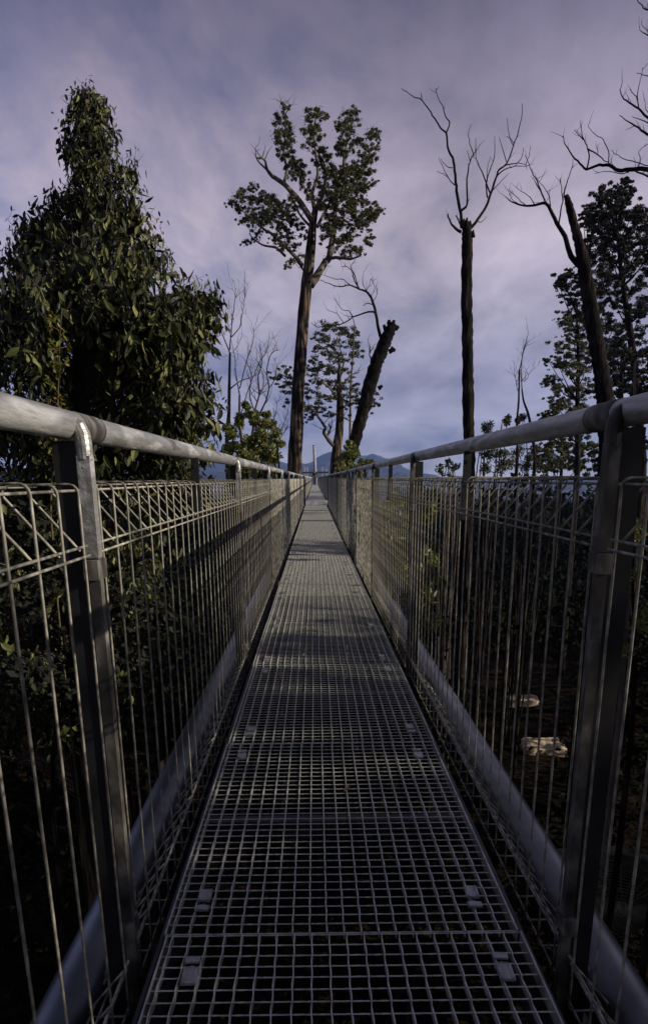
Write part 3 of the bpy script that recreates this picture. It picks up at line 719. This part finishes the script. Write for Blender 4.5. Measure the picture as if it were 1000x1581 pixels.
# ------------------------------------------------------------ bare grey saplings left of centre
def bare_tree(name, px, Y, label, lines, cat='tree', group='bare saplings', m='twig_grey', tw=8, tl=.8, trunk=None):
    rt, rv = root_of(name, px, Y, label, cat, group); t = MB()
    trunk_to_ground(t, *trunk, Y, rv, 8, jit=.04); finish(t, 'trunk', M[m], rt, True)
    t = MB()
    for pth, a, b_, d in lines:
        q = traced(t, pth, a, b_, Y, d, 5, 3, .5); twigs(t, *q, tw, tl, .7, 2, .2, 3, .006)
    finish(t, 'branch', M[m], rt, True); return rt
bare_tree('bare_sapling', 352, 16, 'slim bare grey sapling standing next to the big leafy tree', [
    ([(355, 545), (345, 520), (335, 495), (330, 480)], 2, .7, .5), ([(355, 540), (358, 500), (362, 470), (364, 445)], 2, .6, -.5), ([(358, 520), (370, 505), (375, 480), (378, 460)], 1.8, .6, .5), ([(356, 600), (372, 588), (390, 582), (400, 570), (405, 550)], 2.2, .7, 1)],
    trunk=([(355, 545), (354, 600), (353, 660), (351, 720)], [3, 4.5, 5.5, 6]), tw=7, tl=.55)
bare_tree('bare_sapling', 372, 19, 'crooked bare grey sapling with upswept twigs rising from the shrub', [
    ([(370, 610), (365, 580), (362, 550), (358, 530)], 2.2, .6, .5), ([(370, 600), (380, 560), (390, 530), (392, 505)], 2, .6, -.5), ([(372, 640), (384, 600), (400, 560), (412, 540), (415, 520)], 2, .6, .8)],
    trunk=([(370, 610), (370, 650), (374, 690), (376, 730)], [3, 4, 5, 6]), tw=6, tl=.7)
bare_tree('bare_sapling', 398, 20, 'forked bare grey sapling between the leafy shrub and the tall gum trunk', [
    ([(392, 640), (400, 610), (398, 580), (405, 560), (400, 535)], 3.4, .7, .5), ([(395, 650), (408, 625), (415, 600), (412, 570), (420, 545), (432, 540)], 3.2, .7, -1), ([(395, 640), (385, 610), (388, 580), (380, 555)], 2.6, .6, 0), ([(415, 600), (425, 585), (428, 560)], 2, .5, .4), ([(400, 610), (408, 590), (400, 560)], 2, .5, .4)],
    trunk=([(393, 645), (390, 670), (386, 700), (384, 735)], [3.5, 4.5, 5, 6]), tw=8, tl=.75)
bare_tree('bare_sapling', 424, 18, 'low bare twiggy sapling against the left side of the tall gum trunk', [
    ([(422, 690), (430, 670), (440, 650), (445, 630)], 2.4, .6, .5), ([(420, 685), (418, 660), (425, 640), (428, 618)], 2.2, .6, 0), ([(422, 688), (436, 672), (446, 655)], 2, .6, 0)],
    trunk=([(422, 690), (423, 705), (424, 735)], [3, 4, 5]), tw=7, tl=.5)
# small dead saplings on the right
bare_tree('dead_sapling', 802, 20, 'thin dead sapling with feathery top, left one of the pair behind the right handrail', [
    ([(801, 600), (802, 570), (808, 540), (815, 515)], 2.2, .6, .3), ([(801, 610), (796, 590), (793, 570)], 1, .5, 0)], trunk=([(801, 570), (800, 620), (797, 660), (797, 735)], [2, 3, 3.4, 4]), tw=9, tl=.4, m='bark_dark', group='dead saplings')
bare_tree('dead_sapling', 822, 21, 'thin curved dead sapling, right one of the pair behind the right handrail', [
    ([(806, 610), (804, 580), (806, 550), (812, 530)], 1.8, .6, .3), ([(808, 590), (814, 582), (818, 575)], 1, .4, 0)], trunk=([(805, 600), (808, 620), (815, 640), (820, 670), (824, 735)], [2, 3, 4, 4.5, 5]), tw=7, tl=.4, m='bark_dark', group='dead saplings')

# ------------------------------------------------------------ leafy shrubs
def shrub(name, px, Y, label, blobs, m, size=.05, dens=5, elong=2.6, sd=.5, group='shrubs', stems=9, sm='bark_dark', squash=.9):
    rt, rv = root_of(name, px, Y, label, 'shrub', group); lv = Leaves(); t = MB(); py_top = min(b_[1] for b_ in blobs)
    for x, y_, r_ in blobs:
        for _ in range(3):
            c = P(x+random.gauss(0, r_*.4), y_+random.gauss(0, r_*.4), Y+random.gauss(0, sd)); lv.clump(c, r_*.7/ppm(Y), int(r_*dens), size, squash, elong, .1)
    for _ in range(stems if py_top < 735 else 2):
        b_ = random.choice(blobs); e = P(b_[0], b_[1]-b_[2]*random.uniform(0, 1), Y+random.gauss(0, sd*.5)); b0 = rv + Vector((random.gauss(0, .2), random.gauss(0, .2), -.1))
        md = b0.lerp(e, .8)+Vector((random.gauss(0, .15), random.gauss(0, .15), 0)); q = smoothpath([b0, md, e], 4); t.tube(q, [.04-.034*i/(len(q)-1) for i in range(len(q))], 5, caps=False)
    finish(t, 'stem', M[sm], rt); finishL(lv, m, rt, 'foliage'); return rt
shrub('leafy_shrub', 385, 14.5, 'leafy green shrub below the bare saplings beside the left handrail', [(370, 650, 12), (385, 640, 11), (380, 625, 8), (395, 655, 14), (365, 670, 15), (385, 675, 18), (405, 670, 15), (418, 655, 12), (415, 680, 16), (360, 690, 16), (380, 700, 20), (400, 700, 20), (425, 700, 15), (432, 690, 10), (350, 710, 14), (370, 725, 20), (400, 730, 22), (425, 722, 14), (352, 660, 8), (410, 640, 8), (390, 760, 24), (360, 770, 24), (420, 760, 18)], M['leaf_shrub'], .032, 11, 2.6)
shrub('leafy_shrub', 545, 19, 'yellow-green shrub at the foot of the leaning black trunk', [(540, 690, 8), (548, 700, 10), (535, 705, 10), (525, 712, 9), (530, 722, 11), (545, 718, 13), (560, 716, 9), (570, 720, 7), (555, 728, 11), (540, 682, 6), (575, 712, 5), (545, 745, 16), (570, 750, 14)], M['leaf_shrub'], .035, 13, 2.2)
shrub('leafy_shrub', 690, 22, 'thin pale brush just left of the straight black trunk', [(690, 715, 8), (680, 722, 9), (700, 725, 9), (695, 740, 14)], M['leaf_warm'], .05, 3, 2.6, sm='twig_grey')
shrub('leafy_shrub', 752, 24, 'olive shrub just right of the straight black trunk, seen over the handrail', [(758, 660, 9), (748, 665, 8), (775, 652, 9), (782, 648, 8), (765, 672, 11), (745, 700, 12), (760, 705, 14), (775, 700, 13), (765, 720, 16), (750, 722, 14), (785, 715, 13)], M['leaf_warm'], .045, 8, 2.0)
shrub('leafy_shrub', 812, 26, 'low olive shrub under the pair of dead saplings', [(800, 650, 8), (808, 645, 8), (800, 700, 13), (815, 705, 13), (830, 700, 12), (845, 705, 12), (810, 722, 15), (835, 722, 15), (860, 715, 13)], M['leaf_warm'], .045, 9, 2.0)
shrub('leafy_shrub', 650, 8.5, 'feathery yellow-green shrub seen through the bars of the right fence', [(640, 800, 22), (660, 790, 16), (655, 850, 22), (630, 870, 26), (665, 880, 16), (640, 920, 24), (655, 950, 20), (635, 980, 18), (600, 830, 22), (610, 780, 20), (680, 900, 12), (580, 780, 20)], M['leaf_shrub'], .028, 3.6, 4.5, .4)
shrub('leafy_shrub', 985, 4.2, 'olive bush close to the right edge of the photo behind the near post', [(965, 800, 18), (985, 830, 25), (975, 900, 25), (990, 960, 30), (965, 1000, 20)], M['leaf_shrub'], .012, 4, 2.2, .2)
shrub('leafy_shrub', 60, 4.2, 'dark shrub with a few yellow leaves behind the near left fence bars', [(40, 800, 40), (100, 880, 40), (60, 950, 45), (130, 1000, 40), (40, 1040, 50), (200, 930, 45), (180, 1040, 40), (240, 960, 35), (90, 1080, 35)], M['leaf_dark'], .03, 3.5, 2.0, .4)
lvy = Leaves(); pts_ = [tuple(P(x+random.gauss(0, 9), y_+random.gauss(0, 9), 3.9)) for x, y_ in [(235, 920), (200, 955), (225, 940), (175, 1050), (168, 1060), (178, 1038), (80, 1065), (70, 1085), (105, 1100), (55, 1060), (215, 870)] for _ in range(3)]
ys = empty('yellow_leaf_sprig', (P(170, 1050, 3.9).x, 3.9, hfun(-1, 4)), 'thin sprig of yellow leaves catching the sun behind the left fence', 'plant')
t = MB()
for p in pts_[::3]:
    b0 = Vector(ys.location); t.tube(smoothpath([b0, b0.lerp(Vector(p), .7)+Vector((.1, 0, 0)), Vector(p)], 3), .002, 4)
finish(t, 'stem', M['bark_dark'], ys)
lvy.at(np.array(pts_), .022, 1.8, 1); finishL(lvy, M['leaf_yellow'], ys, 'foliage')

# ------------------------------------------------------------ dark gums on the right
def gum(px, Y, label, path, ws, blobs, m, limbs=(), size=.048, dens=4.5, bark='bark_dark', squash=.6, n3=3, sd=1.4):
    rt, rv = root_of('gum_tree', px, Y, label, 'tree', 'dark gums on the right'); t = MB(); sp, rr = trunk_to_ground(t, path, ws, Y, rv, 10, jit=.06); finish(t, 'trunk', M[bark], rt, True)
    t = MB(); lv = Leaves()
    for x, y_, r_ in blobs:
        e = P(x, y_, Y+random.gauss(0, sd*.6))
        c = min(sp, key=lambda q: abs(q.z-(e.z-abs(e.x-q.x)*.8-.4)) )
        q = smoothpath([c, c.lerp(e, .5)+Vector((0, 0, -.15)), e], 3); t.tube(q, [max(.05*(1-i/len(q)), .012) for i in range(len(q))], 5, caps=False)
        yb = Y+random.gauss(0, sd)
        for _ in range(15):
            c2 = P(x+random.gauss(0, r_*.74), y_+random.gauss(0, r_*.56), yb+random.gauss(0, .5)); lv.clump(c2, r_*random.uniform(.25, .55)/ppm(Y), int(16+r_*6), size, squash, 2.0, .1)
        for _ in range(3):
            c2 = P(x+random.gauss(0, r_*.9), y_+random.gauss(0, r_*.8), Y+random.gauss(0, sd)); lv.clump(c2, r_*.26/ppm(Y), 12, size, .7)
    finish(t, 'limb', M[bark], rt, True); finishL(lv, m, rt); return rt
rr_ = random.Random(4)
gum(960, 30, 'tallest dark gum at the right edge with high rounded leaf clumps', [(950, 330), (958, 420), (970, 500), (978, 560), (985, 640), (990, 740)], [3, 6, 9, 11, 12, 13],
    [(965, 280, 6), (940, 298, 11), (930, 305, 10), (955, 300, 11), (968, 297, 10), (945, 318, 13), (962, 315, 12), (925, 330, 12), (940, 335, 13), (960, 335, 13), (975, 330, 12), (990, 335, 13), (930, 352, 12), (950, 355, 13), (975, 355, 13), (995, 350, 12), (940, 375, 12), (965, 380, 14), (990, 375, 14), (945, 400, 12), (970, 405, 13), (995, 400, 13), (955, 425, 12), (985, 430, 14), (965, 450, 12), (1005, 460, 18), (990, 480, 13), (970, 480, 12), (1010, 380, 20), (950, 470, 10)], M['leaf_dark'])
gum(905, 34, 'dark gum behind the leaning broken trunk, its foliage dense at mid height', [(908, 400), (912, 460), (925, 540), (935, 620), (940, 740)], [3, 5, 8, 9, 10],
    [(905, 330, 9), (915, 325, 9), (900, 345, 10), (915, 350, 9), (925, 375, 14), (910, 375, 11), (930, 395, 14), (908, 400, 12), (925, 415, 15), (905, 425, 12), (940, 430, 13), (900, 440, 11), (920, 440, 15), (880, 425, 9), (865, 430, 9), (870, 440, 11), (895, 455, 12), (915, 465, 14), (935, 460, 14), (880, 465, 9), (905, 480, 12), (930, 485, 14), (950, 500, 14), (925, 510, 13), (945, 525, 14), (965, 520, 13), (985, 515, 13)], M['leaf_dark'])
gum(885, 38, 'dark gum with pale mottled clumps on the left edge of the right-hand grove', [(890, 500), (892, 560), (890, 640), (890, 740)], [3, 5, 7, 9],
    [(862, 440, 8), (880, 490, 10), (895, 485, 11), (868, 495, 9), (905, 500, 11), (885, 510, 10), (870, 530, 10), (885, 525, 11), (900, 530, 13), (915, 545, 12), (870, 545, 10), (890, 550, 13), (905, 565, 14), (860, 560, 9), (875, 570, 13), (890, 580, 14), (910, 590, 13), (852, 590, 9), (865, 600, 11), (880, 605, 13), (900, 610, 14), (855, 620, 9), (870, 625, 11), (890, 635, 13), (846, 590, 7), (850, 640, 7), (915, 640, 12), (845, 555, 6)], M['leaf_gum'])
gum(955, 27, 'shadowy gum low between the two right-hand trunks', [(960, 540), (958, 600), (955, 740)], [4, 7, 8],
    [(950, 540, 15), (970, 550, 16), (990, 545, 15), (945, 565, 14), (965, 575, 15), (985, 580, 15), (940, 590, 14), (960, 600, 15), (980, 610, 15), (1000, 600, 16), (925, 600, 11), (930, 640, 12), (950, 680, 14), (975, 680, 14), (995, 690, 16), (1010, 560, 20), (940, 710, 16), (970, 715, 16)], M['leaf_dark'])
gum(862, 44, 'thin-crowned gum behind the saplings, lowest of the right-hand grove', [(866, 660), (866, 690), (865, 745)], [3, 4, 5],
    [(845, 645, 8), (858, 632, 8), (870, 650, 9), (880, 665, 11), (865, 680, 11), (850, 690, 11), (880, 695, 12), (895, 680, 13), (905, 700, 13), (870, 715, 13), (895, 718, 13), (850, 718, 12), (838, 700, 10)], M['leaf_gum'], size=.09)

# leaning broken trunk on the right with a long side limb
Y = 19.0
rt, rv = root_of('leaning_dead_tree', 935, Y, 'dark snapped trunk leaning left in front of the right-hand gums, bare limb on its left', 'tree', 'dead trees')
t = MB(); trunk_to_ground(t, [(873, 301), (878, 318), (885, 345), (893, 375), (900, 405), (906, 440), (912, 480), (918, 520), (925, 560), (931, 600), (935, 640), (936, 740)], [5, 10, 11, 13, 17, 19, 20, 21, 22, 24, 25, 27], Y, rv, 16, jit=.14, sub=7); finish(t, 'trunk', M['bark_dark'], rt, True)
t = MB()
for pth, a, b_, d in [([(898, 412), (888, 405), (878, 388), (872, 365), (862, 350), (852, 330), (842, 314), (825, 317), (805, 317), (790, 312), (780, 304)], 9, 1, 1), ([(842, 314), (835, 298), (830, 282), (820, 265), (815, 250), (810, 240)], 2.4, .6, 1), ([(835, 298), (828, 285), (822, 275)], 1.5, .6, 0), ([(850, 328), (848, 310), (846, 300), (838, 288), (828, 276)], 1.8, .6, .5),
                      ([(862, 348), (865, 325), (868, 310), (866, 290), (864, 275)], 2.4, .7, -1), ([(870, 305), (872, 290), (878, 270), (883, 255), (884, 245)], 2, .5, 0), ([(825, 316), (818, 305), (808, 298), (797, 290)], 1.4, .5, .5), ([(810, 316), (800, 308), (790, 298), (785, 292)], 1.2, .5, -.5), ([(805, 316), (795, 312), (788, 305), (785, 300)], 1, .5, 0)]:
    q = traced(t, pth, a, b_, Y, d, 7, 3, .5); twigs(t, *q, 6 if a > 2 else 3, .34, .7, 1, .4, 3, .007)
finish(t, 'branch', M['twig_dark'], rt, True)

# dead tree outside the right edge whose limbs reach in
Y = 14.0
rt, rv = root_of('dead_tree', 1100, Y, 'bare dead tree off the right edge whose crooked limbs reach into the sky', group='dead trees')
t = MB(); trunk_to_ground(t, [(1090, -60), (1095, 100), (1100, 300), (1105, 500), (1110, 740)], [12, 20, 28, 32, 36], Y, rv, 12, jit=.06); finish(t, 'trunk', M['bark_dark'], rt, True)
t = MB()
for pth, a, b_, d in [([(1098, 300), (1050, 275), (1000, 262), (970, 262), (955, 263), (940, 256), (925, 255), (905, 261), (895, 252), (883, 240), (873, 225), (868, 210)], 7, 1, 1), ([(905, 260), (908, 245), (907, 230), (900, 215), (896, 200), (895, 186)], 2.4, .6, .3), ([(900, 216), (892, 208), (885, 201)], 1.6, .6, 0), ([(907, 230), (920, 237), (932, 248), (942, 253)], 2, 1, 0), ([(939, 250), (938, 232), (930, 215), (918, 208), (907, 195)], 1.6, .6, .3), ([(922, 237), (922, 228), (924, 222)], 1, .5, 0),
                      ([(1000, 256), (980, 250), (962, 245), (950, 238), (943, 232)], 1.5, .6, 0), ([(985, 258), (988, 245), (985, 235), (997, 222)], 1.4, .6, 0), ([(970, 266), (958, 268), (940, 264), (917, 268)], 1.6, .6, 0), ([(1010, 275), (995, 270), (980, 264)], 3, 2, 0),
                      ([(1095, 260), (1040, 235), (1000, 208), (985, 198), (970, 188), (955, 178)], 5, .8, 1), ([(1080, 220), (1030, 195), (1000, 182), (985, 168), (970, 158), (960, 150), (957, 138), (960, 127)], 4, .7, .8), ([(985, 166), (983, 152), (977, 145), (971, 138)], 1.6, .6, 0), ([(984, 155), (984, 140), (989, 120), (991, 104)], 1.4, .5, 0), ([(1010, 195), (995, 188), (976, 181)], 2, .7, 0), ([(1005, 180), (997, 170), (995, 157)], 1.2, .5, 0),
                      ([(1030, 120), (1000, 117), (982, 113)], 1.6, .7, .4), ([(1060, 90), (1020, 62), (1000, 55), (987, 47)], 2.5, .7, .4), ([(1005, 52), (997, 46), (990, 38)], 1.2, .5, 0), ([(1050, 50), (1010, 20), (995, 14), (988, 6), (980, -5)], 2.4, .8, .4)]:
    q = traced(t, pth, a, b_, Y, d, 7, 3, .6); twigs(t, *q, 4 if a > 2 else 1, .28, .8, 1, .4, 3, .006)
finish(t, 'branch', M['twig_dark'], rt, True)

# pale slim trunk seen just right of the near right post
rt, rv = root_of('gum_tree', 975, 9.0, 'slim pale trunk showing just right of the near right fence post', group='dark gums on the right')
t = MB(); trunk_to_ground(t, [(979, 560), (978, 660), (976, 740), (970, 900), (955, 1100)], [2, 6, 7, 7, 8], 9.0, rv, 10, jit=.04); finish(t, 'trunk', M['bark_pale'], rt, True)

# ------------------------------------------------------------ unseen trees round the viewer (most added to shade the near walkway and block sky)
def sky_block_gum(x, y_, h, spread, label, dens=90):
    gz = hfun(x, y_); rt = empty('gum_tree', (x, y_, gz), label, 'tree', 'tall gums behind the viewpoint'); t = MB()
    pts = smoothpath([Vector((x, y_, gz-.3)), Vector((x+.3, y_-.2, gz+(h-gz)*.4)), Vector((x-.2, y_+.2, gz+(h-gz)*.75)), Vector((x, y_, h))], 4)
    t.tube(pts, list(np.linspace(.42, .08, len(pts))), 10, jit=.05); finish(t, 'trunk', M['bark_brown'], rt, True)
    t = MB(); lv = Leaves()
    for _ in range(40):
        a = random.uniform(0, 6.28); rr = spread*random.uniform(.2, 1); zz_ = random.uniform(.32, 1.0); c0 = pts[int(zz_*(len(pts)-1)*.9)]
        rr *= (1.2-zz_)**.5
        e = Vector((x+rr*math.cos(a), y_+rr*math.sin(a), gz+(h-gz)*zz_+rr*.3))
        t.tube(smoothpath([c0, c0.lerp(e, .5)+Vector((0, 0, -.2)), e], 3), [.09, .07, .06, .05, .04, .03, .02][:7], 5, caps=False)
        lv.clump(e, random.uniform(.8, 1.7), dens, .20, .7, 1.8, .1)
    finish(t, 'limb', M['bark_brown'], rt, True); finishL(lv, M['leaf_gum'], rt)
def shade_tree(x, y_, top, bot, rad, n, label, group='small trees beside the viewpoint', size=.12):
    gz = hfun(x, y_); rt = empty('small_tree', (x, y_, gz), label, 'tree', group); t = MB(); lv = Leaves()
    pts = smoothpath([Vector((x, y_, gz-.3)), Vector((x+.2, y_, (gz+top)/2)), Vector((x, y_, top-.5))], 5); t.tube(pts, list(np.linspace(.22, .04, len(pts))), 8, jit=.05); finish(t, 'trunk', M['bark_brown'], rt, True)
    for _ in range(n if y_ > 6 or x < 0 else int(n*2.4)):
        a = random.uniform(0, 6.28); q = random.random()**.5*rad; z = random.uniform(bot, top-.4*q*q/rad)
        lv.clump((x+q*math.cos(a), y_+q*math.sin(a), z), random.uniform(.4, .8), 70, size, .7, 1.8, .1)
    finishL(lv, M['leaf_gum'], rt)
WORDS = ['nearest behind', 'second behind', 'third behind', 'level with', 'just ahead of', 'second ahead of', 'third ahead of', 'fourth ahead of', 'fifth ahead of', 'sixth ahead of', 'seventh ahead of', 'eighth ahead of']
SHADE_ROW = [(11, -10.3, 5.0), (12, -7.8, 4.9), (10.5, -5.4, 4.7), (11, -3.2, 4.8), (10.5, -1.3, 4.7), (11.5, .8, 4.3), (11, 3.0, 3.3), (12, 5.2, 3.5), (11.5, 8.0, 3.0), (12, 10.6, 2.9), (11.5, 13.2, 2.9), (12.5, 15.7, 2.6)]
for (x, y_, tp_), wd in zip(SHADE_ROW, WORDS): shade_tree(x, y_, tp_, -6, 2.1, 95, 'bushy roadside tree, ' + wd + ' the viewpoint in the row to its right', size=.14)  # row added out of view, heights set to shade deck and forest floor
shade_tree(10.8, 7.4, 7.5, 1, .75, 60, 'narrow columnar tree right of the viewpoint whose shade bands the left fence')
for i, (x, y_) in enumerate([(-7.5, -2.5), (-8.5, 1), (-9, 4.5)]): shade_tree(x, y_, 3.0, -6, 2.4, 80, 'bushy tree ' + ('just behind', 'level with', 'ahead of')[i] + ' the viewpoint on its left side', size=.14)  # added out of view to cut horizon light from the left
BEHIND = [(-3.5, -7, 13, 3.6), (3, -10, 15, 3.8), (-9, -5, 14, 4), (0, -15, 18, 4.5), (9, -17, 17, 4.5), (-7, -12, 17, 4.5), (17, -23, 19, 5), (-14, -1, 13, 4), (-13, -9, 17, 4.5), (26, -29, 20, 5)]
LB = ['nearest gum tree behind the viewpoint, left of the walkway', 'gum tree behind the viewpoint, right of the walkway', 'gum tree left of the viewpoint', 'gum tree straight behind the viewpoint', 'gum tree behind the viewpoint towards the sun', 'gum tree behind and left of the viewpoint', 'tall gum tree far behind the viewpoint towards the sun', 'gum tree at the far left of the viewpoint', 'tall gum tree behind at the far left', 'tallest and farthest gum tree behind the viewpoint']
for (x, y_, h, sp_), lb in zip(BEHIND, LB): sky_block_gum(x, y_, h, sp_, lb)  # added out of view to block sky light behind the near walkway

# ------------------------------------------------------------ understorey: a closed mass of leaves below deck level
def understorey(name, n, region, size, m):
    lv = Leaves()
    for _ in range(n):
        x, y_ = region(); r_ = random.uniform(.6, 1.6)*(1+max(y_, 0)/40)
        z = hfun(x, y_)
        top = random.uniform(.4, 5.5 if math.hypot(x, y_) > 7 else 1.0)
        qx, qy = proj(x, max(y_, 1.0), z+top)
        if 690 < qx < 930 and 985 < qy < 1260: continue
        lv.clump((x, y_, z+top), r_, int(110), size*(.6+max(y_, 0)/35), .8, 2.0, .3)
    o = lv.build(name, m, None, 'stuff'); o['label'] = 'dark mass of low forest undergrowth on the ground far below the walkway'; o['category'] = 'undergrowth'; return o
def regA():
    while True:
        y_ = 95*random.random()**1.5 - 3; x = random.uniform(-1, 1)*(9+y_*.75)
        return x, y_
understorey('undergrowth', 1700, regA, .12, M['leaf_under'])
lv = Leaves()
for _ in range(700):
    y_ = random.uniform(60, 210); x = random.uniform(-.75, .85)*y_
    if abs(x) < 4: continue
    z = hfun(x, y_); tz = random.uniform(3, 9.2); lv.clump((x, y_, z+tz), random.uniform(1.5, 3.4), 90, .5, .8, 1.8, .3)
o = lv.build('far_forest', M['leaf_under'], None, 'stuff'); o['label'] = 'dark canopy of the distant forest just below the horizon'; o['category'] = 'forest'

# ------------------------------------------------------------ cut timbers and fern below right
def log(px, py, wpx, hpx, label):
    z0 = hfun(8, 24)
    v = P(px, py, 1.0); dz = v.z-HEYE; Yg = (HEYE - GZ - .9)/(-dz); p = P(px, py, Yg)
    k = FPX/(Yg*math.cos(PITCH)); w_ = wpx/k; d_ = hpx/k*1.6
    rt = empty('sawn_log', (p.x, Yg, p.z-.35), label, 'log', 'sawn logs on the forest floor')
    rt.rotation_euler = (R(12), 0, random.uniform(-.08, .08))
    m = MB(); N = 10; rr_l = random.Random(int(px)); vs = []
    for i in range(N+1):
        x = -w_/2 + w_*i/N; e = .75 if i in (0, N) else 1
        j = lambda q: rr_l.uniform(-.05, .05)*q
        vs += [(x, -d_*.5*e, -.02+j(d_)), (x, -d_*.42*e+j(d_), d_*.36*e+j(d_)), (x, d_*.45*e, d_*.42*e+j(d_)), (x, d_*.5, -.02)]
    m.add(vs, [(4*i+k, 4*i+4+k, 4*i+4+(k+1) % 4, 4*i+(k+1) % 4) for i in range(N) for k in range(4)] + [(0, 1, 2, 3), (4*N+3, 4*N+2, 4*N+1, 4*N)])
    m.build('sawn_face', M['timber'], rt)
    m = MB(); m.tube([(-w_/2*1.02+w_*1.04*i/8, .02, -.02+.01*math.sin(i)) for i in range(9)], [d_*.44*rr_l.uniform(.9, 1.05) for _ in range(9)], 12, jit=.06)
    for q in range(len(m.v)): m.v[q] = (m.v[q][0], m.v[q][1], min(m.v[q][2], d_*.2)-.06)
    m.build('bark', M['bark_brown'], rt, True)
    return rt
log(803, 1074, 60, 15, 'smaller pale sawn log on the dark forest floor, upper of the two')
log(838, 1146, 74, 24, 'larger pale sawn log on the dark forest floor, lower of the two')
fp = P(950, 1400, 1.0); Yf = 5.5; c = P(955, 1400, Yf)
fr = empty('tree_fern', (c.x, Yf, hfun(c.x, Yf)), 'olive tree fern with arching fronds below the walkway at lower right', 'fern')
t = MB(); b0 = Vector(fr.location); hub = P(960, 1390, Yf)-Vector((0, 0, .1)); t.tube([b0, b0.lerp(hub, .5), hub], [.16, .12, .1], 10, jit=.1); finish(t, 'trunk', M['bark_dark'], fr)
for i in range(14):
    a = i*2*math.pi/14+random.uniform(-.2, .2); Ln = random.uniform(.8, 1.1); m = MB(); pts = []
    for j in range(9):
        s_ = j/8; pts.append(Vector((math.cos(a)*Ln*s_, math.sin(a)*Ln*s_, .45*math.sin(s_*2.6)-.25*s_)))
    m.tube(pts, [.009-.008*j/8 for j in range(9)], 4)
    for j in range(1, 40):
        s_ = j/40; k0 = s_*8; i0 = int(min(k0, 7)); p = pts[i0].lerp(pts[i0+1], k0-i0); wl = .20*math.sin(min(s_*3.3+.3, 3.0))+.02
        side = Vector((-math.sin(a), math.cos(a), 0)); fw = Vector((math.cos(a), math.sin(a), -.2))
        for sg in (-1, 1):
            e = p + side*sg*wl + Vector((0, 0, -wl*.25)) + fw*wl*.3
            m.add([p-fw*.010, e, p+fw*.012], [(0, 1, 2)])
    o = m.build('frond', M['leaf_warm'], fr); o.location = hub-b0

# ------------------------------------------------------------ fallen leaves on the deck
M['dry'] = mat('dry_leaf', [(.10, .045, .02), (.30, .15, .06)], 30, .7)
def deck_leaf(px, py, zo, l, label, curl):
    v = P(px, py, 1.0); Yg = (HEYE-zo)/-(v.z-HEYE); p = P(px, py, Yg)
    vv, ff = leaf_verts(l, l*.42, curl); o_ = MB(); o_.add([tuple(c) for c in vv], ff)
    o_ = o_.build('fallen_leaf', M['dry'], loc=(p.x, Yg, zo+.004)); o_.rotation_euler = (.15, .1, random.uniform(0, 6)); o_['label'] = label; o_['category'] = 'leaf'; o_['group'] = 'fallen leaves on the walkway'
deck_leaf(657, 1114, -.012, .07, 'curled reddish brown dead leaf caught in the gap beside the right fence', .5)
deck_leaf(402, 1003, .002, .05, 'small dark dead leaf lying on the left side of the grating', .3)
deck_leaf(531, 1224, .002, .03, 'tiny dead leaf on the middle of the grating', .2)
# ------------------------------------------------------------ air
hm = bpy.data.materials.new('air'); hm.use_nodes = True; t_ = hm.node_tree; t_.nodes.clear()
pv = nd(t_, 'ShaderNodeVolumePrincipled'); pv.inputs['Color'].default_value = (.34, .50, 1, 1); pv.inputs['Density'].default_value = .00019; pv.inputs['Anisotropy'].default_value = .3
om = nd(t_, 'ShaderNodeOutputMaterial'); lk(t_, pv.outputs[0], om.inputs['Volume'])
hz = MB(); hz.box(-7500, 7500, -300, 8200, -1800, 420); hzo = hz.build('haze', hm, kind='stuff')
print('objects', len(bpy.data.objects), 'faces', sum(len(m.polygons) for m in bpy.data.meshes), 'top', max((o.matrix_world @ Vector(c)).z for o in bpy.data.objects if o.type == 'MESH' and o.name != 'haze' for c in o.bound_box))
